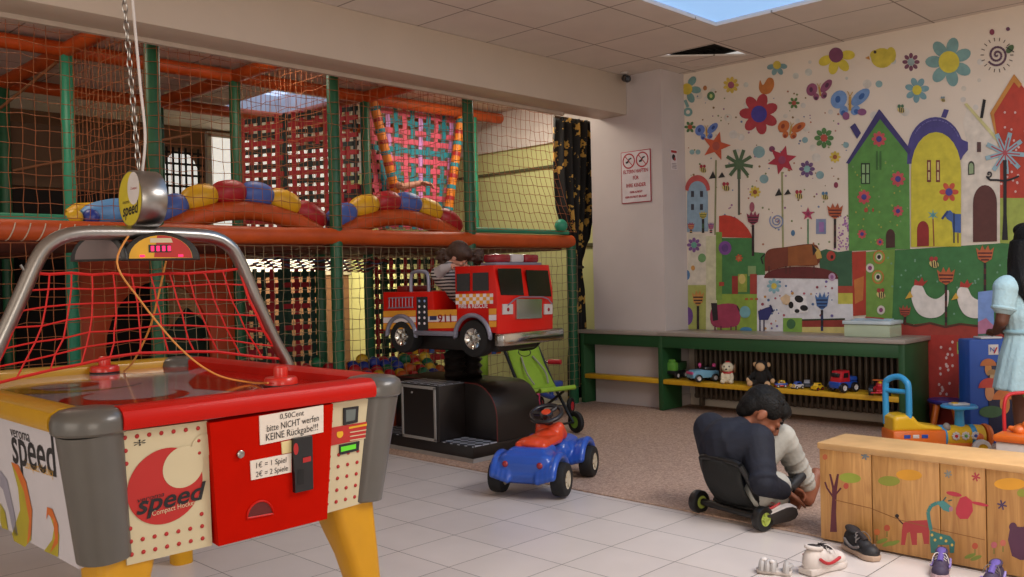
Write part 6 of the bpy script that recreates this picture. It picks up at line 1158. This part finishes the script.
b = MB(); b.tube([(-.2, -.13, .065), (-.2, .13, .065)], .009, kch, 8); b.obj('axle', t)
# ------------------------------------------------------------------ toys beyond the box
hdg = math.degrees(math.atan2(-.7156, .698)); TD = 5.2; tc_ = at(938, 430, D=TD); tr = thing('ride_on_train', 'yellow, orange and blue ride-on train with a tall blue back handle behind the wooden box', 'ride-on toy', (tc_.x, tc_.y, .008), hdg); TI = (T(tc_.x, tc_.y, .008) @ rot(0, 0, hdg)).inverted()
Q = lambda px, py, dy=0: TI @ at(px, py, D=TD) + V((0, dy, 0)); sky_ = pl('sky_blue', '2f8fc4')
a, c = Q(890.5, 425), Q(904.5, 425); top = Q(897.5, 377); b = MB(); b.tube(smooth([V((a.x, .06, a.z)), V((a.x, .06, top.z - .06)), V((a.x + .01, .045, top.z - .018)), V((top.x - .01, .015, top.z)), V((top.x + .01, -.015, top.z)), V((c.x - .01, -.045, top.z - .018)), V((c.x, -.06, top.z - .06)), V((c.x, -.06, c.z))], 5), .018, sky_, 12); b.tube([(a.x, .055, Q(897, 391).z), (c.x, -.055, Q(897, 391).z)], .014, sky_, 10); b.obj('back_handle', tr)
z0 = Q(900, 428).z; z1 = Q(900, 413).z; b = MB(); xa, xb_ = Q(888, 420).x, Q(938, 420).x; b.prism([(xa, z0 - .01), (xb_, z0 - .01), (xb_ - .01, z0 + .012), ((xa + xb_) / 2 + .03, z0 + .03), ((xa + xb_) / 2, z0 + .045), (xa + .12, z1 - .01), (xa + .08, z1), (xa + .02, z1 - .005), (xa, z1 - .02)], .16, None, M(((1, 0, 0, 0), (0, 0, 1, -.08), (0, 1, 0, 0), (0, 0, 0, 1))), .02); b.organic('seat', pY, tr, .005, 6)
b = MB(); b.box(((xa + xb_) / 2, 0, z0 - .07), (xb_ - xa + .02, .18, .14), pO, .02); b.obj('body', tr); b = MB()
for k in range(3): b.box((xa + .07 + .05 * k, -.091, z0 - .035), (.036, .004, .02), pB if k != 1 else pW, .001)
b.obj('side_sticker', tr)
xf = Q(988, 435).x; bz = Q(955, 436).z; b = MB(); BX = T(xb_ - .02, 0, bz) @ rot(0, 90, 0); L = xf - xb_ - .02; b.lathe([(.062, 0), (.064, .02), (.064, L * .95), (.062, L)], pY, 28, BX); b.obj('boiler', tr); b = MB()
for z in (.015, L * .7): b.lathe([(.0665, z), (.0665, z + .03)], sky_, 28, BX, caps=False)
b.obj('boiler_band', tr)
for k, c in enumerate((pR, pG, pB)):
    g = MB(); X = T(xb_ + .07 + .055 * k, -.064, bz + .012) @ rot(90, 0, 0)
    for q in range(8): g.ell((.017 * cos(q * .785), .017 * sin(q * .785), .004), (.008, .008, .005), pW, X, 10, 6)
    g.lathe([(.017, 0), (.017, .007)], pW, 16, X); o = g.obj('gear', tr); MB().lathe([(.009, .006), (.009, .011), (.001, .012)], c, 14, X).obj('gear_hub', o)
b = MB(); b.lathe([(.066, 0), (.07, .015), (.06, .035), (.03, .045), (.001, .046)], pO, 26, T(xf - .03, 0, bz) @ rot(0, 90, 0)); b.obj('nose', tr); b = MB(); b.ell((Q(974, 437).x, -.06, bz), (.025, .02, .025), pO); b.obj('knob', tr)
st = Q(959, 406); b = MB(); b.lathe([(.028, bz + .03), (.024, st.z - .03), (.04, st.z - .012), (.098, st.z - .008), (.1, st.z), (.09, st.z + .008), (.05, st.z + .006)], sky_, 30, T(st.x, 0, 0)); o = b.obj('steering_wheel', tr); b = MB(); b.box((st.x, 0, st.z + .012), (.1, .06, .012), pW, .004); b.box((st.x - .03, -.01, st.z + .018), (.03, .03, .012), pY, .004); b.obj('sticker_plate', o)
b = MB(); b.ell((Q(944, 427).x, -.03, Q(944, 427).z), (.022, .022, .03), pl('lever_grey', '8a8078')); b.obj('lever', tr)
for x in (xa + .06, xf - .09):
    for s in (-1, 1): wheel(tr, T(x, s * .1, .052) @ rot(90 if s < 0 else -90, 0, 0), .052, .035, pW, pY, 4)
b = MB(); b.box(((xb_ + xf) / 2 - .02, 0, (bz - .05 + .05) / 2 + .01), (xf - xb_ - .02, .12, bz - .07), pO, .02); b.obj('undercarriage', tr)
# purple stool
p = at(945, 399, D=5.97); t = thing('stool', 'small purple-topped stool with orange legs between the bench and the blue cabinet', 'stool', (p.x, p.y, .008)); zz = p.z - .008; b = MB(); b.lathe([(.09, zz - .03), (.105, zz - .022), (.108, zz - .01), (.10, zz), (.001, zz + .004)], pl('purple', '3b2a78'), 28); b.obj('seat', t)
for k in range(4): a = R(45 + 90 * k + 20); MB().tube([(.07 * cos(a), .07 * sin(a), zz - .025), (.115 * cos(a), .115 * sin(a), .0)], [.022, .018], pO, 12).obj('leg', t)
# blue cabinet with a mushroom puzzle panel
p = at(1011, 400, D=5.5); cz = CAMH - (353 - 281) / FPX * 5.5; t = thing('toy_cabinet', 'blue play cabinet with a mushroom picture panel under the mural', 'cabinet', (p.x, p.y, .008), hdg); wn = .5; b = MB(); b.box((0, .07, cz / 2), (wn, .14, cz), mat('cabinet_blue', '1c4a9c', .45, var=.05), .008); b.obj('body', t)
x0 = -wn / 2 + 18 * 5.5 / FPX; pz1 = CAMH - (376 - 281) / FPX * 5.5; b = MB(); b.box(((x0 + wn / 2) / 2, -.004, (pz1 + .06) / 2), (wn / 2 - x0, .008, pz1 - .06), mat('panel_navy', '141a38', .5), .002); o = b.obj('picture_panel', t); b = MB(); YF = T(0, -.0085, 0) @ rot(90, 0, 0)
k_ = 5.5 / FPX
def cpx(px, py): return ((px - 1011) * k_, CAMH - .008 - (py - 281) * k_)
def cel(x, y, rx, ry, c, off=0., half=False): cx, cy = cpx(x, y); b.poly([(cx + rx * k_ * cos(a), cy + ry * k_ * sin(a), off) for a in [pi * (1 if half else 2) * q / 20 for q in range(21 if half else 20)]], mat('puzzle_' + c, c, .6, var=.15), YF)
for x, y, s, c1, c2 in ((988, 378, 8, 'b0683a', 'c0844a'), (992, 387, 6, '9a7a52', 'b09a78'), (989, 400, 11, 'b84438', 'b98058'), (1004, 412, 12, 'b86a38', 'c07a40'), (1017, 395, 8, '9a5a7a', 'b09a8a'), (1018, 420, 7, '8a6a38', 'a08a58')):
    cel(x, y + s * .4, s * .42, s * .8, c2, .0004); cel(x, y, s, s * .9, c1, .0008, True)
cel(990, 424, 12, 6, '3a5a3a', .0012); b.obj('mushroom_picture', o)
b = MB(); x, y = cpx(994, 362); b.box((x, -.002, y), (.06, .004, .062), pW); b.obj('label_plate', t); b = MB(); b.text('N', .04, pB, YF @ T(x - .01, y, .0), 0); b.tube([V((x + .002, -.006, y - .022)), V((x + .02, -.006, y + .014))], .004, pR, 6); b.obj('label_print', t)
b = MB(); b.box((-.1, .07, cz + .007), (.13, .1, .012), pW, .004); o2 = b.obj('paper_stack'); o2.location = (p.x, p.y, .008); o2.rotation_euler = (0, 0, R(hdg)); tag(o2, 'thin white paper stack lying on top of the blue cabinet', 'paper')
# activity table at the right edge
p = at(995, 434, D=4.2); t = thing('activity_table', 'white and orange activity table with a red wire arch at the right edge', 'activity table', (p.x + .2, p.y - .24, .008)); h_ = p.z - .008; b = MB(); b.box((0, 0, h_ - .018), (.42, .5, .035), pO, .012); b.obj('table_rim', t); b = MB(); b.box((0, 0, h_ - .1), (.4, .48, .13), pW, .01); b.obj('tray_box', t)
for sx in (-1, 1):
    for sy in (-1, 1): MB().tube([(sx * .17, sy * .2, h_ - .16), (sx * .18, sy * .21, 0)], .022, pW, 12).obj('leg', t)
TT = lambda px, py, D: at(px, py, D=D) - V((p.x + .2, p.y - .24, .008)); b = MB(); b.tube(smooth([TT(1005, 436, 4.28), TT(1004, 415, 4.28), TT(1005, 401, 4.28), TT(1009, 395, 4.28), TT(1018, 393, 4.27), TT(1040, 393, 4.25), TT(1050, 400, 4.24), TT(1052, 440, 4.22)], 5), .0085, pR, 8); b.obj('wire_arch', t)
b = MB(); c = TT(1020, 431, 4.22); b.ell(c, (.035, .03, .028), None); b.ell(c + V((-.0, -.03, .03)), (.024, .022, .022), None); b.cap(c, c + V((.0, .04, .01)), .02, .012, None); b.organic('toy_figure', pO, t, .004, 2); b = MB(); [b.ell(TT(1009 + 9 * k, 395, 4.275), (.018, .018, .018), q) for k, q in enumerate((pY, pB, pG)) if k > 1]; b.obj('bead', t)
# ------------------------------------------------------------------ light
w = bpy.data.worlds.new('world'); SC.world = w; w.use_nodes = True
bg = w.node_tree.nodes['Background']; bg.inputs['Color'].default_value = lin('ece5de'); bg.inputs['Strength'].default_value = .58
def area(name, loc, target, size, power, colr, sy=None):
    l = bpy.data.lights.new(name, 'AREA'); l.shape = 'RECTANGLE'; l.size = size; l.size_y = sy or size; l.energy = power; l.color = lin(colr)[:3]
    o = bpy.data.objects.new(name, l); COL.objects.link(o); o.location = loc
    d = V(target) - V(loc); o.rotation_euler = d.to_track_quat('-Z', 'Y').to_euler(); return o
area('skylight_daylight', (3.3, -.1, CZ + .008), (3.3, -.1, 0), 1.6, 105, 'fff5ec', 1.6)
area('play_ceiling_fill', (5.5, 5.55, CZ - .02), (5.7, 5.7, 0), .7, 24, 'fff6e4')  # added light hidden behind the beam to brighten the green wall
area('play_ceiling_fill', (1.5, 5.6, CZ - .02), (1.7, 5.8, 0), .7, 12, 'ffe6cc')
area('play_ceiling_fill', (3.4, 5.5, CZ - .02), (3.5, 6.0, 0), .7, 14, 'ffeeda')  # unseen fill over the middle bay, behind the beam
area('rear_wall_fill', (5.6, 8.35, 1.42), (5.9, 8.9, .2), .9, 22, 'fff0cc', .06)  # added light tucked behind the rear rail to brighten the back corner
area('side_fill', (-3.2, 1.2, 1.5), (4, 3.0, 1.3), 3.0, 46, 'fff0e0', 1.8)  # unseen fill added at the open left side, standing in for window light
area('front_fill', (-.6, -4.2, 1.5), (4.5, 2, 1.4), 3.0, 72, 'fff0e0', 1.8)  # unseen fill added behind the camera to lift mural, pillar and carpet
vs = SC.view_settings; vs.view_transform = 'Standard'; vs.look = 'None'; vs.gamma = 1; vs.use_curve_mapping = False; vs.exposure = .2
SC.cycles.max_bounces = 8
